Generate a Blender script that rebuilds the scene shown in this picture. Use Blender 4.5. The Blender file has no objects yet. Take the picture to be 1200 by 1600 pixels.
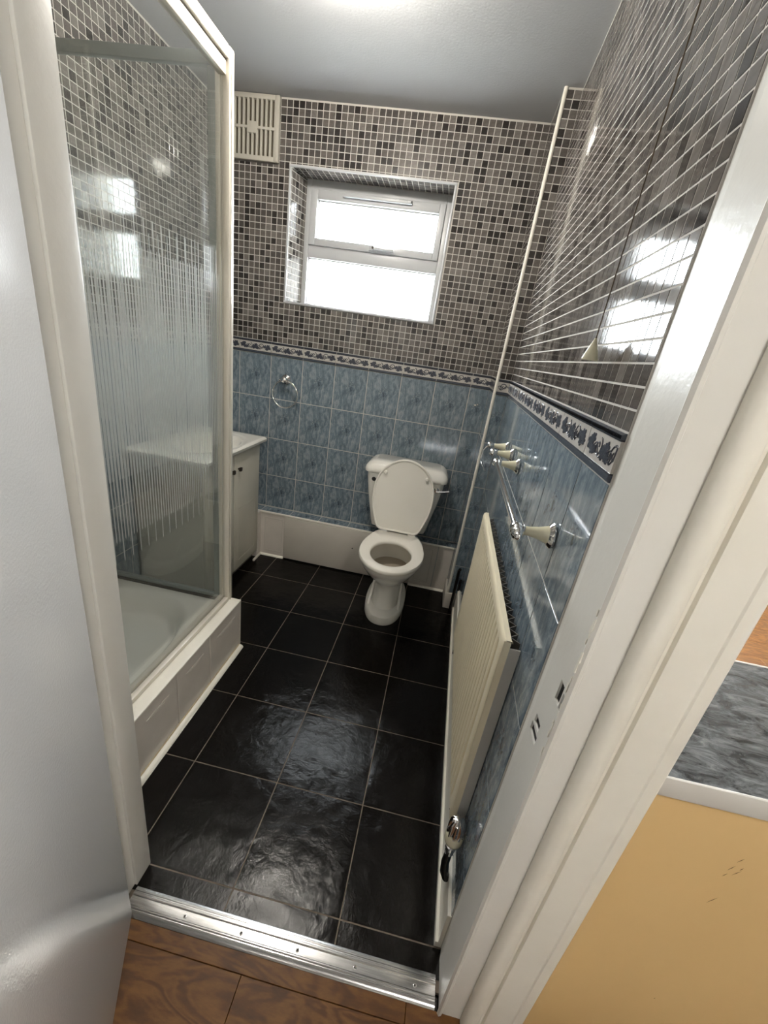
import bpy, bmesh, math, random
from mathutils import Matrix, Vector, noise
random.seed(7)
SC = bpy.context.scene
COL = SC.collection
PI = math.pi

# ------------------------------------------------------------------ camera
CAMPOS = Vector((1.28276, -2.51754, 1.45100))
RIGHT = Vector((0.977600, 0.155956, 0.141334))
DOWN = Vector((0.188280, -0.347908, -0.918428))
FWD = Vector((-0.094063, 0.924466, -0.369478))
FPX = 638.214
cam = bpy.data.cameras.new('camera')
cam.sensor_fit = 'VERTICAL'
cam.sensor_height = 36.0
cam.sensor_width = 27.0
cam.lens = FPX / 1600 * 36.0
cam.clip_start = 0.01
camo = bpy.data.objects.new('camera', cam)
COL.objects.link(camo)
mw = Matrix.Identity(4)
for i in range(3):
    mw[i][0] = RIGHT[i]; mw[i][1] = -DOWN[i]; mw[i][2] = -FWD[i]; mw[i][3] = CAMPOS[i]
camo.matrix_world = mw
SC.camera = camo

# ------------------------------------------------------------------ light
SKY_STRENGTH = 23.0
LAMP_STRENGTH = 205.0
HALL_STRENGTH = 37.0
w = bpy.data.worlds.new('world')
SC.world = w
w.use_nodes = True
bg = w.node_tree.nodes['Background']
bg.inputs['Color'].default_value = (0.95, 0.98, 1.0, 1)
bg.inputs['Strength'].default_value = SKY_STRENGTH
SC.view_settings.view_transform = 'Standard'
SC.view_settings.look = 'None'
SC.view_settings.exposure = 1.4
SC.view_settings.gamma = 1.0
SC.view_settings.use_curve_mapping = False
pl = bpy.data.lights.new('window_portal', 'AREA')
pl.shape = 'RECTANGLE'; pl.size = 0.86; pl.size_y = 0.66
pl.cycles.is_portal = True
po = bpy.data.objects.new('window_portal', pl)
COL.objects.link(po)
po.location = (0.72, 0.235, 1.93)
po.rotation_euler = (-PI / 2, 0, 0)

pl2 = bpy.data.lights.new('kitchen_portal', 'AREA')
pl2.shape = 'RECTANGLE'; pl2.size = .8; pl2.size_y = .65
pl2.cycles.is_portal = True
po2 = bpy.data.objects.new('kitchen_portal', pl2)
COL.objects.link(po2)
po2.location = (3.85, 1.58, 1.775)
po2.rotation_euler = (-PI / 2, 0, 0)

# ------------------------------------------------------------------ materials
def srgb(r, g, b):
    f = lambda c: (c / 255 / 12.92) if c / 255 <= 0.04045 else ((c / 255 + 0.055) / 1.055) ** 2.4
    return (f(r), f(g), f(b), 1)

def mat(name, col, rough=0.5, metal=0.0, var=0.0, vscale=8.0, bump=0.0, bscale=60.0, spec=0.5, coord='Object', col2=None, stretch=None, coat=0.0):
    m = bpy.data.materials.new(name)
    m.use_nodes = True
    nt = m.node_tree
    b = nt.nodes['Principled BSDF']
    b.inputs['Base Color'].default_value = col
    b.inputs['Roughness'].default_value = rough
    b.inputs['Metallic'].default_value = metal
    b.inputs['Specular IOR Level'].default_value = spec
    if coat:
        b.inputs['Coat Weight'].default_value = coat
        b.inputs['Coat Roughness'].default_value = 0.05
    if var or bump:
        tc = nt.nodes.new('ShaderNodeTexCoord')
        src = tc.outputs[coord]
        if stretch:
            mp = nt.nodes.new('ShaderNodeMapping')
            mp.inputs['Scale'].default_value = stretch
            nt.links.new(src, mp.inputs['Vector'])
            src = mp.outputs['Vector']
    if var:
        n = nt.nodes.new('ShaderNodeTexNoise')
        n.inputs['Scale'].default_value = vscale
        n.inputs['Detail'].default_value = 6
        n.inputs['Roughness'].default_value = 0.6
        nt.links.new(src, n.inputs['Vector'])
        r = nt.nodes.new('ShaderNodeValToRGB')
        r.color_ramp.elements[0].position = 0.32
        r.color_ramp.elements[1].position = 0.68
        c2 = col2 or tuple([c * (1 - var) for c in col[:3]] + [1])
        r.color_ramp.elements[0].color = c2
        r.color_ramp.elements[1].color = col
        nt.links.new(n.outputs['Fac'], r.inputs['Fac'])
        nt.links.new(r.outputs['Color'], b.inputs['Base Color'])
    if bump:
        n2 = nt.nodes.new('ShaderNodeTexNoise')
        n2.inputs['Scale'].default_value = bscale
        n2.inputs['Detail'].default_value = 4
        nt.links.new(src, n2.inputs['Vector'])
        bp = nt.nodes.new('ShaderNodeBump')
        bp.inputs['Strength'].default_value = bump
        bp.inputs['Distance'].default_value = 0.004
        nt.links.new(n2.outputs['Fac'], bp.inputs['Height'])
        nt.links.new(bp.outputs['Normal'], b.inputs['Normal'])
    return m

M = {}
M['ceiling'] = mat('ceiling_paint', srgb(178, 179, 181), 0.75, bump=0.15, bscale=220, coord='Generated')
M['white_gloss'] = mat('white_gloss_paint', srgb(220, 218, 211), 0.3, var=0.05, vscale=5, bump=0.10, bscale=90)
M['door_gloss'] = mat('door_gloss_paint', srgb(214, 214, 214), 0.14, bump=0.10, bscale=230)
M['cream_gloss'] = mat('cream_gloss_paint', srgb(234, 230, 218), 0.35, var=0.06, vscale=6, bump=0.10, bscale=70)
M['grout'] = mat('tile_grout', srgb(188, 184, 177), 0.8)
M['grout_blue'] = mat('pale_grout', srgb(168, 172, 170), 0.8)
M['floor_grout'] = mat('floor_grout', srgb(126, 114, 100), 0.85, var=0.45, vscale=14)
M['plaster'] = mat('wall_plaster', srgb(205, 200, 190), 0.8)
MOS = []
for i, c in enumerate([(50, 46, 44), (78, 74, 71), (91, 86, 82), (101, 96, 91), (116, 111, 106)]):
    MOS.append(mat('mosaic_shade', srgb(*c), 0.075, var=0.25, vscale=90, bump=0.035, bscale=40, coord='Object'))
MOSW = [0.21, 0.22, 0.23, 0.2, 0.14]
M['white_tile'] = mat('white_tile', srgb(214, 207, 198), 0.25, var=0.08, vscale=9)
M['white_panel'] = mat('white_panel', srgb(200, 194, 184), 0.4, var=0.08, vscale=6)
M['ceramic'] = mat('white_ceramic', srgb(236, 233, 225), 0.1, coat=0.3)
M['plastic_seat'] = mat('seat_plastic', srgb(238, 234, 224), 0.26)
M['upvc'] = mat('window_upvc', srgb(182, 184, 186), 0.35)
M['chrome'] = mat('chrome', (0.78, 0.77, 0.76, 1), 0.09, metal=1.0)
M['aluminium'] = mat('brushed_aluminium', (0.56, 0.555, 0.545, 1), 0.22, metal=1.0, var=0.35, vscale=6, stretch=(2, 60, 60))
M['frame_white'] = mat('enclosure_frame', srgb(214, 208, 196), 0.3, metal=0.15)
M['frame_inner'] = mat('enclosure_frame_grey', srgb(150, 155, 152), 0.4, metal=0.3)
M['radiator'] = mat('radiator_enamel', srgb(232, 221, 194), 0.32, var=0.08, vscale=7)
M['radiator_side'] = mat('radiator_side_grey', srgb(176, 174, 168), 0.4)
M['fin'] = mat('convector_fin', srgb(98, 94, 88), 0.5)
M['cream_knob'] = mat('cream_porcelain', srgb(216, 212, 186), 0.15)
M['black'] = mat('black_void', srgb(14, 12, 11), 0.6)
M['dark_knob'] = mat('dark_knob', srgb(66, 60, 52), 0.3, metal=0.6)
M['dark_pipe'] = mat('dark_pipe', srgb(30, 27, 25), 0.25, metal=0.5)
M['vanity'] = mat('vanity_white', srgb(200, 196, 182), 0.35, var=0.04, vscale=5)
M['plastic_vent'] = mat('vent_plastic', srgb(182, 178, 167), 0.5)
M['vent_dark'] = mat('vent_dark', srgb(84, 77, 62), 0.8)
M['beige'] = mat('beige_panel', srgb(222, 188, 132), 0.55, var=0.03, vscale=3)
M['scuff'] = mat('scuff', srgb(96, 66, 34), 0.8)
M['edge_white'] = mat('worktop_edge', srgb(206, 203, 196), 0.3)
M['water'] = mat('water_seat_reflection', srgb(176, 166, 150), 0.06)  # beige puts the seat's reflection into the water colour
M['border_cream'] = mat('border_cream', srgb(188, 184, 178), 0.18, var=0.08, vscale=60)
M['border_blue'] = mat('border_band', srgb(64, 70, 80), 0.15)
M['border_dark'] = mat('border_dark', srgb(40, 41, 48), 0.15)
M['vine'] = mat('vine_print', srgb(44, 47, 58), 0.15, var=0.35, vscale=120, col2=srgb(72, 75, 84))
M['relief'] = mat('relief_white', srgb(196, 190, 180), 0.25)
M['cord'] = mat('cord', srgb(84, 70, 52), 0.8)
M['joint_grey'] = mat('dirty_joint', srgb(84, 77, 68), 0.8, var=0.3, vscale=20)
M['mastic'] = mat('mastic', srgb(186, 170, 132), 0.6, var=0.4, vscale=30)
M['rust'] = mat('rust_stain', srgb(120, 92, 60), 0.8)

def blue_tile_material():
    m = mat('blue_marble_tile', srgb(96, 118, 136), 0.085)
    nt = m.node_tree; b = nt.nodes['Principled BSDF']
    tc = nt.nodes.new('ShaderNodeTexCoord')
    mp = nt.nodes.new('ShaderNodeMapping'); mp.inputs['Scale'].default_value = (1.5, 0.55, 1); mp.inputs['Rotation'].default_value = (0, 0, 0.25)
    nt.links.new(tc.outputs['Object'], mp.inputs['Vector'])
    n = nt.nodes.new('ShaderNodeTexNoise'); n.inputs['Scale'].default_value = 32; n.inputs['Detail'].default_value = 9; n.inputs['Roughness'].default_value = 0.72; n.inputs['Distortion'].default_value = 0.6
    nt.links.new(mp.outputs['Vector'], n.inputs['Vector'])
    r = nt.nodes.new('ShaderNodeValToRGB')
    r.color_ramp.elements[0].position = 0.36; r.color_ramp.elements[0].color = srgb(86, 99, 109)
    r.color_ramp.elements[1].position = 0.63; r.color_ramp.elements[1].color = srgb(146, 154, 158)
    e = r.color_ramp.elements.new(0.5); e.color = srgb(111, 125, 135)
    nt.links.new(n.outputs['Fac'], r.inputs['Fac'])
    # the dark vein printed on every tile: thin iso-line of a noise, kept near the middle
    n2 = nt.nodes.new('ShaderNodeTexNoise'); n2.inputs['Scale'].default_value = 24; n2.inputs['Detail'].default_value = 5; n2.inputs['Distortion'].default_value = 1.2
    nt.links.new(tc.outputs['Object'], n2.inputs['Vector'])
    a = nt.nodes.new('ShaderNodeMath'); a.operation = 'SUBTRACT'; a.inputs[1].default_value = 0.5
    nt.links.new(n2.outputs['Fac'], a.inputs[0])
    ab = nt.nodes.new('ShaderNodeMath'); ab.operation = 'ABSOLUTE'; nt.links.new(a.outputs[0], ab.inputs[0])
    mr = nt.nodes.new('ShaderNodeMapRange'); mr.inputs['From Min'].default_value = 0.0; mr.inputs['From Max'].default_value = 0.04; mr.inputs['To Min'].default_value = 1; mr.inputs['To Max'].default_value = 0
    nt.links.new(ab.outputs[0], mr.inputs['Value'])
    ln = nt.nodes.new('ShaderNodeVectorMath'); ln.operation = 'DISTANCE'; ln.inputs[1].default_value = (0.005, 0.01, 0)
    nt.links.new(tc.outputs['Object'], ln.inputs[0])
    mk = nt.nodes.new('ShaderNodeMapRange'); mk.inputs['From Min'].default_value = 0.016; mk.inputs['From Max'].default_value = 0.048; mk.inputs['To Min'].default_value = 0.72; mk.inputs['To Max'].default_value = 0.12
    nt.links.new(ln.outputs['Value'], mk.inputs['Value'])
    mu = nt.nodes.new('ShaderNodeMath'); mu.operation = 'MULTIPLY'
    nt.links.new(mr.outputs[0], mu.inputs[0]); nt.links.new(mk.outputs[0], mu.inputs[1])
    mx = nt.nodes.new('ShaderNodeMix'); mx.data_type = 'RGBA'
    nt.links.new(mu.outputs[0], mx.inputs['Factor'])
    nt.links.new(r.outputs['Color'], mx.inputs['A']); mx.inputs['B'].default_value = srgb(36, 46, 58)
    nt.links.new(mx.outputs['Result'], b.inputs['Base Color'])
    return m
M['blue'] = blue_tile_material()

def slate_material():
    m = mat('black_slate_tile', srgb(20, 17, 15), 0.2, spec=0.22)
    nt = m.node_tree; b = nt.nodes['Principled BSDF']
    tc = nt.nodes.new('ShaderNodeTexCoord')
    n = nt.nodes.new('ShaderNodeTexNoise'); n.inputs['Scale'].default_value = 24; n.inputs['Detail'].default_value = 7; n.inputs['Roughness'].default_value = 0.62; n.inputs['Distortion'].default_value = 0.25
    nt.links.new(tc.outputs['Generated'], n.inputs['Vector'])
    geo = nt.nodes.new('ShaderNodeNewGeometry')
    nt.links.new(geo.outputs['Position'], n.inputs['Vector'])
    bp = nt.nodes.new('ShaderNodeBump'); bp.inputs['Strength'].default_value = 0.40; bp.inputs['Distance'].default_value = 0.0045
    nt.links.new(n.outputs['Fac'], bp.inputs['Height']); nt.links.new(bp.outputs['Normal'], b.inputs['Normal'])
    n2 = nt.nodes.new('ShaderNodeTexNoise'); n2.inputs['Scale'].default_value = 9; n2.inputs['Detail'].default_value = 5
    nt.links.new(geo.outputs['Position'], n2.inputs['Vector'])
    r = nt.nodes.new('ShaderNodeMapRange'); r.inputs['From Min'].default_value = 0.3; r.inputs['From Max'].default_value = 0.7; r.inputs['To Min'].default_value = 0.11; r.inputs['To Max'].default_value = 0.17
    nt.links.new(n2.outputs['Fac'], r.inputs['Value']); nt.links.new(r.outputs[0], b.inputs['Roughness'])
    cr = nt.nodes.new('ShaderNodeValToRGB'); cr.color_ramp.elements[0].color = srgb(7, 6, 5); cr.color_ramp.elements[1].color = srgb(18, 15, 13)
    nt.links.new(n2.outputs['Fac'], cr.inputs['Fac']); nt.links.new(cr.outputs['Color'], b.inputs['Base Color'])
    return m
M['slate'] = slate_material()

def wood_material(name, c1, c2, c3, rough, scale=(1.2, 14, 14), rings=True):
    m = mat(name, c1, rough, spec=0.3)
    nt = m.node_tree; b = nt.nodes['Principled BSDF']
    tc = nt.nodes.new('ShaderNodeTexCoord')
    oi = nt.nodes.new('ShaderNodeObjectInfo')
    ad = nt.nodes.new('ShaderNodeVectorMath'); ad.operation = 'MULTIPLY_ADD'
    nt.links.new(oi.outputs['Random'], ad.inputs[0]); ad.inputs[1].default_value = (7, 3, 5)
    nt.links.new(tc.outputs['Object'], ad.inputs[2])
    mp = nt.nodes.new('ShaderNodeMapping'); mp.inputs['Scale'].default_value = scale
    nt.links.new(ad.outputs[0], mp.inputs['Vector'])
    n0 = nt.nodes.new('ShaderNodeTexNoise'); n0.inputs['Scale'].default_value = 1.3; n0.inputs['Detail'].default_value = 3; n0.inputs['Distortion'].default_value = 1.5
    nt.links.new(mp.outputs['Vector'], n0.inputs['Vector'])
    sn = nt.nodes.new('ShaderNodeMath'); sn.operation = 'MULTIPLY'; sn.inputs[1].default_value = 38 if rings else 14
    nt.links.new(n0.outputs['Fac'], sn.inputs[0])
    si = nt.nodes.new('ShaderNodeMath'); si.operation = 'SINE'; nt.links.new(sn.outputs[0], si.inputs[0])
    mr = nt.nodes.new('ShaderNodeMapRange'); mr.inputs['From Min'].default_value = -1; nt.links.new(si.outputs[0], mr.inputs['Value'])
    n1 = nt.nodes.new('ShaderNodeTexNoise'); n1.inputs['Scale'].default_value = 9; n1.inputs['Detail'].default_value = 8; n1.inputs['Roughness'].default_value = 0.7
    nt.links.new(mp.outputs['Vector'], n1.inputs['Vector'])
    mxv = nt.nodes.new('ShaderNodeMath'); mxv.operation = 'MULTIPLY_ADD'; mxv.inputs[1].default_value = 0.35
    nt.links.new(mr.outputs[0], mxv.inputs[0]); nt.links.new(n1.outputs['Fac'], mxv.inputs[2])
    r = nt.nodes.new('ShaderNodeValToRGB')
    r.color_ramp.elements[0].position = 0.3; r.color_ramp.elements[0].color = c2
    r.color_ramp.elements[1].position = 0.95; r.color_ramp.elements[1].color = c3
    e = r.color_ramp.elements.new(0.6); e.color = c1
    nt.links.new(mxv.outputs[0], r.inputs['Fac']); nt.links.new(r.outputs['Color'], b.inputs['Base Color'])
    return m
M['laminate'] = wood_material('oak_laminate', srgb(80, 48, 15), srgb(63, 37, 10), srgb(106, 70, 29), 0.45, (2.2, 7, 7))
M['oak'] = wood_material('oak_panel', srgb(132, 82, 30), srgb(104, 60, 18), srgb(160, 108, 48), 0.4, (1.2, 5, 22), rings=False)

def worktop_material():
    m = mat('slate_laminate', srgb(62, 66, 70), 0.22)
    nt = m.node_tree; b = nt.nodes['Principled BSDF']
    tc = nt.nodes.new('ShaderNodeTexCoord')
    mp = nt.nodes.new('ShaderNodeMapping'); mp.inputs['Scale'].default_value = (5, 16, 5); mp.inputs['Rotation'].default_value = (0, 0, 0.5)
    nt.links.new(tc.outputs['Object'], mp.inputs['Vector'])
    n = nt.nodes.new('ShaderNodeTexNoise'); n.inputs['Scale'].default_value = 3; n.inputs['Detail'].default_value = 10; n.inputs['Roughness'].default_value = 0.75; n.inputs['Distortion'].default_value = 0.8
    nt.links.new(mp.outputs['Vector'], n.inputs['Vector'])
    r = nt.nodes.new('ShaderNodeValToRGB')
    r.color_ramp.elements[0].position = 0.40; r.color_ramp.elements[0].color = srgb(28, 31, 34)
    r.color_ramp.elements[1].position = 0.70; r.color_ramp.elements[1].color = srgb(132, 136, 138)
    nt.links.new(n.outputs['Fac'], r.inputs['Fac']); nt.links.new(r.outputs['Color'], b.inputs['Base Color'])
    bp = nt.nodes.new('ShaderNodeBump'); bp.inputs['Strength'].default_value = 0.25; bp.inputs['Distance'].default_value = 0.003
    nt.links.new(n.outputs['Fac'], bp.inputs['Height']); nt.links.new(bp.outputs['Normal'], b.inputs['Normal'])
    return m
M['worktop'] = worktop_material()

def glass_material(name, tint, gloss_rough, extra=0.0, extra_col=(0.8, 0.8, 0.8, 1)):
    m = bpy.data.materials.new(name); m.use_nodes = True
    nt = m.node_tree; nt.nodes.clear()
    out = nt.nodes.new('ShaderNodeOutputMaterial')
    tr = nt.nodes.new('ShaderNodeBsdfTransparent'); tr.inputs['Color'].default_value = tint
    gl = nt.nodes.new('ShaderNodeBsdfGlossy'); gl.inputs['Roughness'].default_value = gloss_rough; gl.inputs['Color'].default_value = (1, 1, 1, 1)
    ge_ = nt.nodes.new('ShaderNodeNewGeometry')
    dt = nt.nodes.new('ShaderNodeVectorMath'); dt.operation = 'DOT_PRODUCT'
    nt.links.new(ge_.outputs['Incoming'], dt.inputs[0]); nt.links.new(ge_.outputs['Normal'], dt.inputs[1])
    ab = nt.nodes.new('ShaderNodeMath'); ab.operation = 'ABSOLUTE'; nt.links.new(dt.outputs['Value'], ab.inputs[0])
    om = nt.nodes.new('ShaderNodeMath'); om.operation = 'SUBTRACT'; om.inputs[0].default_value = 1.0; nt.links.new(ab.outputs[0], om.inputs[1])
    pw = nt.nodes.new('ShaderNodeMath'); pw.operation = 'POWER'; pw.inputs[1].default_value = 5.0; nt.links.new(om.outputs[0], pw.inputs[0])
    fr = nt.nodes.new('ShaderNodeMath'); fr.operation = 'MULTIPLY_ADD'; fr.inputs[1].default_value = 0.96; fr.inputs[2].default_value = 0.04; nt.links.new(pw.outputs[0], fr.inputs[0])
    base = tr.outputs[0]
    if extra:
        tl = nt.nodes.new('ShaderNodeBsdfTranslucent'); tl.inputs['Color'].default_value = extra_col
        df = nt.nodes.new('ShaderNodeBsdfDiffuse'); df.inputs['Color'].default_value = extra_col
        m0 = nt.nodes.new('ShaderNodeMixShader'); m0.inputs[0].default_value = 0.5
        nt.links.new(tl.outputs[0], m0.inputs[1]); nt.links.new(df.outputs[0], m0.inputs[2])
        m1 = nt.nodes.new('ShaderNodeMixShader'); m1.inputs[0].default_value = extra
        nt.links.new(base, m1.inputs[1]); nt.links.new(m0.outputs[0], m1.inputs[2])
        base = m1.outputs[0]
    m2 = nt.nodes.new('ShaderNodeMixShader')
    nt.links.new(fr.outputs[0], m2.inputs[0]); nt.links.new(base, m2.inputs[1]); nt.links.new(gl.outputs[0], m2.inputs[2])
    nt.links.new(m2.outputs[0], out.inputs['Surface'])
    return m
M['glass'] = glass_material('shower_glass', (0.955, 0.965, 0.958, 1), 0.0, 0.035, (0.75, 0.77, 0.75, 1))
M['stripe'] = glass_material('frosted_stripe', (0.95, 0.96, 0.95, 1), 0.3, 0.5, (0.82, 0.83, 0.81, 1))
M['pane'] = glass_material('frosted_pane', (0.95, 0.97, 0.98, 1), 0.1, 0.2, (0.95, 0.97, 1.0, 1))

def emit(name, col, s):
    m = bpy.data.materials.new(name); m.use_nodes = True
    nt = m.node_tree; nt.nodes.clear()
    o = nt.nodes.new('ShaderNodeOutputMaterial'); e = nt.nodes.new('ShaderNodeEmission')
    e.inputs['Color'].default_value = col; e.inputs['Strength'].default_value = s
    nt.links.new(e.outputs[0], o.inputs['Surface'])
    return m
M['lamp'] = emit('warm_lamp', (1.0, 0.935, 0.84, 1), LAMP_STRENGTH)
M['hall_lamp'] = emit('hall_lamp_light', (1.0, 0.955, 0.89, 1), HALL_STRENGTH)

# ------------------------------------------------------------------ mesh helpers
class MB:
    def __init__(s):
        s.v = []; s.f = []; s.m = []
    def add(s, vs, fs, mi=0):
        o = len(s.v)
        s.v += [tuple(v) for v in vs]
        s.f += [tuple(o + i for i in f) for f in fs]
        s.m += [mi] * len(fs)
        return s
    def box(s, x0, x1, y0, y1, z0, z1, mi=0, r=0.0, seg=2):
        x0, x1 = min(x0, x1), max(x0, x1); y0, y1 = min(y0, y1), max(y0, y1); z0, z1 = min(z0, z1), max(z0, z1)
        if r <= 0:
            vs = [(x0, y0, z0), (x1, y0, z0), (x1, y1, z0), (x0, y1, z0), (x0, y0, z1), (x1, y0, z1), (x1, y1, z1), (x0, y1, z1)]
            fs = [(0, 3, 2, 1), (4, 5, 6, 7), (0, 1, 5, 4), (1, 2, 6, 5), (2, 3, 7, 6), (3, 0, 4, 7)]
            return s.add(vs, fs, mi)
        bm = bmesh.new()
        bmesh.ops.create_cube(bm, size=1)
        for v in bm.verts:
            v.co = Vector((x0 + (v.co.x + .5) * (x1 - x0), y0 + (v.co.y + .5) * (y1 - y0), z0 + (v.co.z + .5) * (z1 - z0)))
        bmesh.ops.bevel(bm, geom=list(bm.edges), offset=r, segments=seg, profile=0.5, affect='EDGES')
        bm.verts.index_update()
        s.add([v.co[:] for v in bm.verts], [[v.index for v in f.verts] for f in bm.faces], mi)
        bm.free()
        return s
    def prism(s, pts, axis, a0, a1, mi=0):
        """extrude a 2D outline; axis 'x': pts=(y,z); 'y': pts=(x,z); 'z': pts=(x,y)"""
        def P(p, a):
            return {'x': (a, p[0], p[1]), 'y': (p[0], a, p[1]), 'z': (p[0], p[1], a)}[axis]
        n = len(pts)
        vs = [P(p, a0) for p in pts] + [P(p, a1) for p in pts]
        fs = [tuple(range(n))[::-1], tuple(range(n, 2 * n))] + [(i, (i + 1) % n, n + (i + 1) % n, n + i) for i in range(n)]
        return s.add(vs, fs, mi)
    def loft(s, rings, mi=0, cap0=True, cap1=True):
        n = len(rings[0]); vs = [p for r in rings for p in r]; fs = []
        for k in range(len(rings) - 1):
            for i in range(n):
                j = (i + 1) % n
                fs.append((k * n + i, k * n + j, (k + 1) * n + j, (k + 1) * n + i))
        if cap0: fs.append(tuple(range(n))[::-1])
        if cap1: fs.append(tuple((len(rings) - 1) * n + i for i in range(n)))
        return s.add(vs, fs, mi)
    def tube(s, path, rad, n=10, mi=0, closed=False):
        P = [Vector(p) for p in path]; L = len(P)
        rs = rad if isinstance(rad, (list, tuple)) else [rad] * L
        rings = []
        up = None
        for i in range(L):
            a = P[(i - 1) % L] if (closed or i > 0) else P[i]
            b = P[(i + 1) % L] if (closed or i < L - 1) else P[i]
            t = (b - a).normalized()
            if up is None:
                up = Vector((0, 0, 1)) if abs(t.z) < 0.9 else Vector((1, 0, 0))
            s1 = t.cross(up).normalized(); u1 = s1.cross(t).normalized(); up = u1
            rings.append([P[i] + rs[i] * (math.cos(2 * PI * k / n) * s1 + math.sin(2 * PI * k / n) * u1) for k in range(n)])
        if closed:
            rings.append(rings[0])
            return s.loft(rings, mi, False, False)
        return s.loft(rings, mi)
    def lathe(s, prof, origin, axis=(0, 0, 1), n=20, mi=0):
        """prof = [(r, h)] along axis from origin"""
        ax = Vector(axis).normalized(); o = Vector(origin)
        t = Vector((1, 0, 0)) if abs(ax.x) < 0.9 else Vector((0, 1, 0))
        a = ax.cross(t).normalized(); b = ax.cross(a).normalized()
        rings = [[o + ax * h + max(r, 1e-4) * (math.cos(2 * PI * k / n) * a + math.sin(2 * PI * k / n) * b) for k in range(n)] for r, h in prof]
        return s.loft(rings, mi)
    def mesh(s, name, mats, smooth=35):
        me = bpy.data.meshes.new(name)
        me.from_pydata(s.v, [], s.f)
        for m in (mats if isinstance(mats, (list, tuple)) else [mats]):
            me.materials.append(m)
        me.polygons.foreach_set('material_index', s.m)
        bm = bmesh.new(); bm.from_mesh(me); bmesh.ops.recalc_face_normals(bm, faces=list(bm.faces)); bm.to_mesh(me); bm.free()
        if smooth:
            me.polygons.foreach_set('use_smooth', [True] * len(me.polygons))
            me.set_sharp_from_angle(angle=math.radians(smooth))
        me.update()
        return me
    def build(s, name, mats, parent=None, smooth=35, **kw):
        o = bpy.data.objects.new(name, s.mesh(name, mats, smooth))
        COL.objects.link(o)
        if parent: o.parent = parent
        return tag(o, **kw)

def tag(o, label=None, cat=None, group=None, kind=None):
    if label: o['label'] = label
    if cat: o['category'] = cat
    if group: o['group'] = group
    if kind: o['kind'] = kind
    return o

def thing(name, label, cat, group=None, kind=None, loc=(0, 0, 0), rot=0.0):
    o = bpy.data.objects.new(name, None)
    COL.objects.link(o)
    o.empty_display_size = 0.05
    o.location = loc; o.rotation_euler = (0, 0, rot)
    return tag(o, label, cat, group, kind)

def inst(name, me, parent, mtx, **kw):
    o = bpy.data.objects.new(name, me)
    COL.objects.link(o)
    o.parent = parent
    o.matrix_basis = mtx
    return tag(o, **kw)

def frame(origin, u, v):
    u = Vector(u).normalized(); v = Vector(v).normalized(); n = u.cross(v)
    m = Matrix.Identity(4)
    for i in range(3):
        m[i][0] = u[i]; m[i][1] = v[i]; m[i][2] = n[i]; m[i][3] = origin[i]
    return m

def px_area(p, size, nrm):
    """rough size on screen of a small square patch, used to choose which tiles become objects of their own"""
    d = p - CAMPOS
    z = d.dot(FWD)
    if z < 0.05: return 0
    u = 600 + FPX * d.dot(RIGHT) / z; v = 800 + FPX * d.dot(DOWN) / z
    if not (-20 < u < 1220 and -20 < v < 1620): return 0
    c = -d.normalized().dot(nrm)
    return max(0, c) * (size * FPX / z) ** 2

_tile_cache = {}
def tile_mesh(w, h, t, ch, mats, key):
    k = (round(w, 4), round(h, 4), key)
    if k not in _tile_cache:
        a, b = w / 2, h / 2
        mb = MB()
        vs = [(-a, -b, 0), (a, -b, 0), (a, b, 0), (-a, b, 0), (-a, -b, t - ch), (a, -b, t - ch), (a, b, t - ch), (-a, b, t - ch),
              (-a + ch, -b + ch, t), (a - ch, -b + ch, t), (a - ch, b - ch, t), (-a + ch, b - ch, t)]
        fs = []
        for i in range(4):
            j = (i + 1) % 4
            fs += [(i, j, 4 + j, 4 + i), (4 + i, 4 + j, 8 + j, 8 + i)]
        fs.append((8, 9, 10, 11))
        mb.add(vs, fs)
        _tile_cache[k] = mb.mesh('tile', mats, 0)
    return _tile_cache[k]

def cells(u0, u1, v0, v1, pu, pv, ou, ov, holes=(), mn=0.006):
    """grid cells (centres and sizes, joints not yet removed) clipped to the field and around holes"""
    out = []
    for i in range(math.floor((u0 - ou) / pu), math.ceil((u1 - ou) / pu)):
        for j in range(math.floor((v0 - ov) / pv), math.ceil((v1 - ov) / pv)):
            r = [max(u0, ou + i * pu), min(u1, ou + (i + 1) * pu), max(v0, ov + j * pv), min(v1, ov + (j + 1) * pv)]
            if r[1] - r[0] < mn or r[3] - r[2] < mn: continue
            ok = True
            for (a, b, c, d) in holes:
                if r[0] < b and r[1] > a and r[2] < d and r[3] > c:
                    cand = [[r[0], min(r[1], a), r[2], r[3]], [max(r[0], b), r[1], r[2], r[3]], [r[0], r[1], r[2], min(r[3], c)], [r[0], r[1], max(r[2], d), r[3]]]
                    cand = [q for q in cand if q[1] - q[0] > mn and q[3] - q[2] > mn]
                    if not cand: ok = False; break
                    r = max(cand, key=lambda q: (q[1] - q[0]) * (q[3] - q[2]))
            if ok: out.append(r)
    return out

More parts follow.
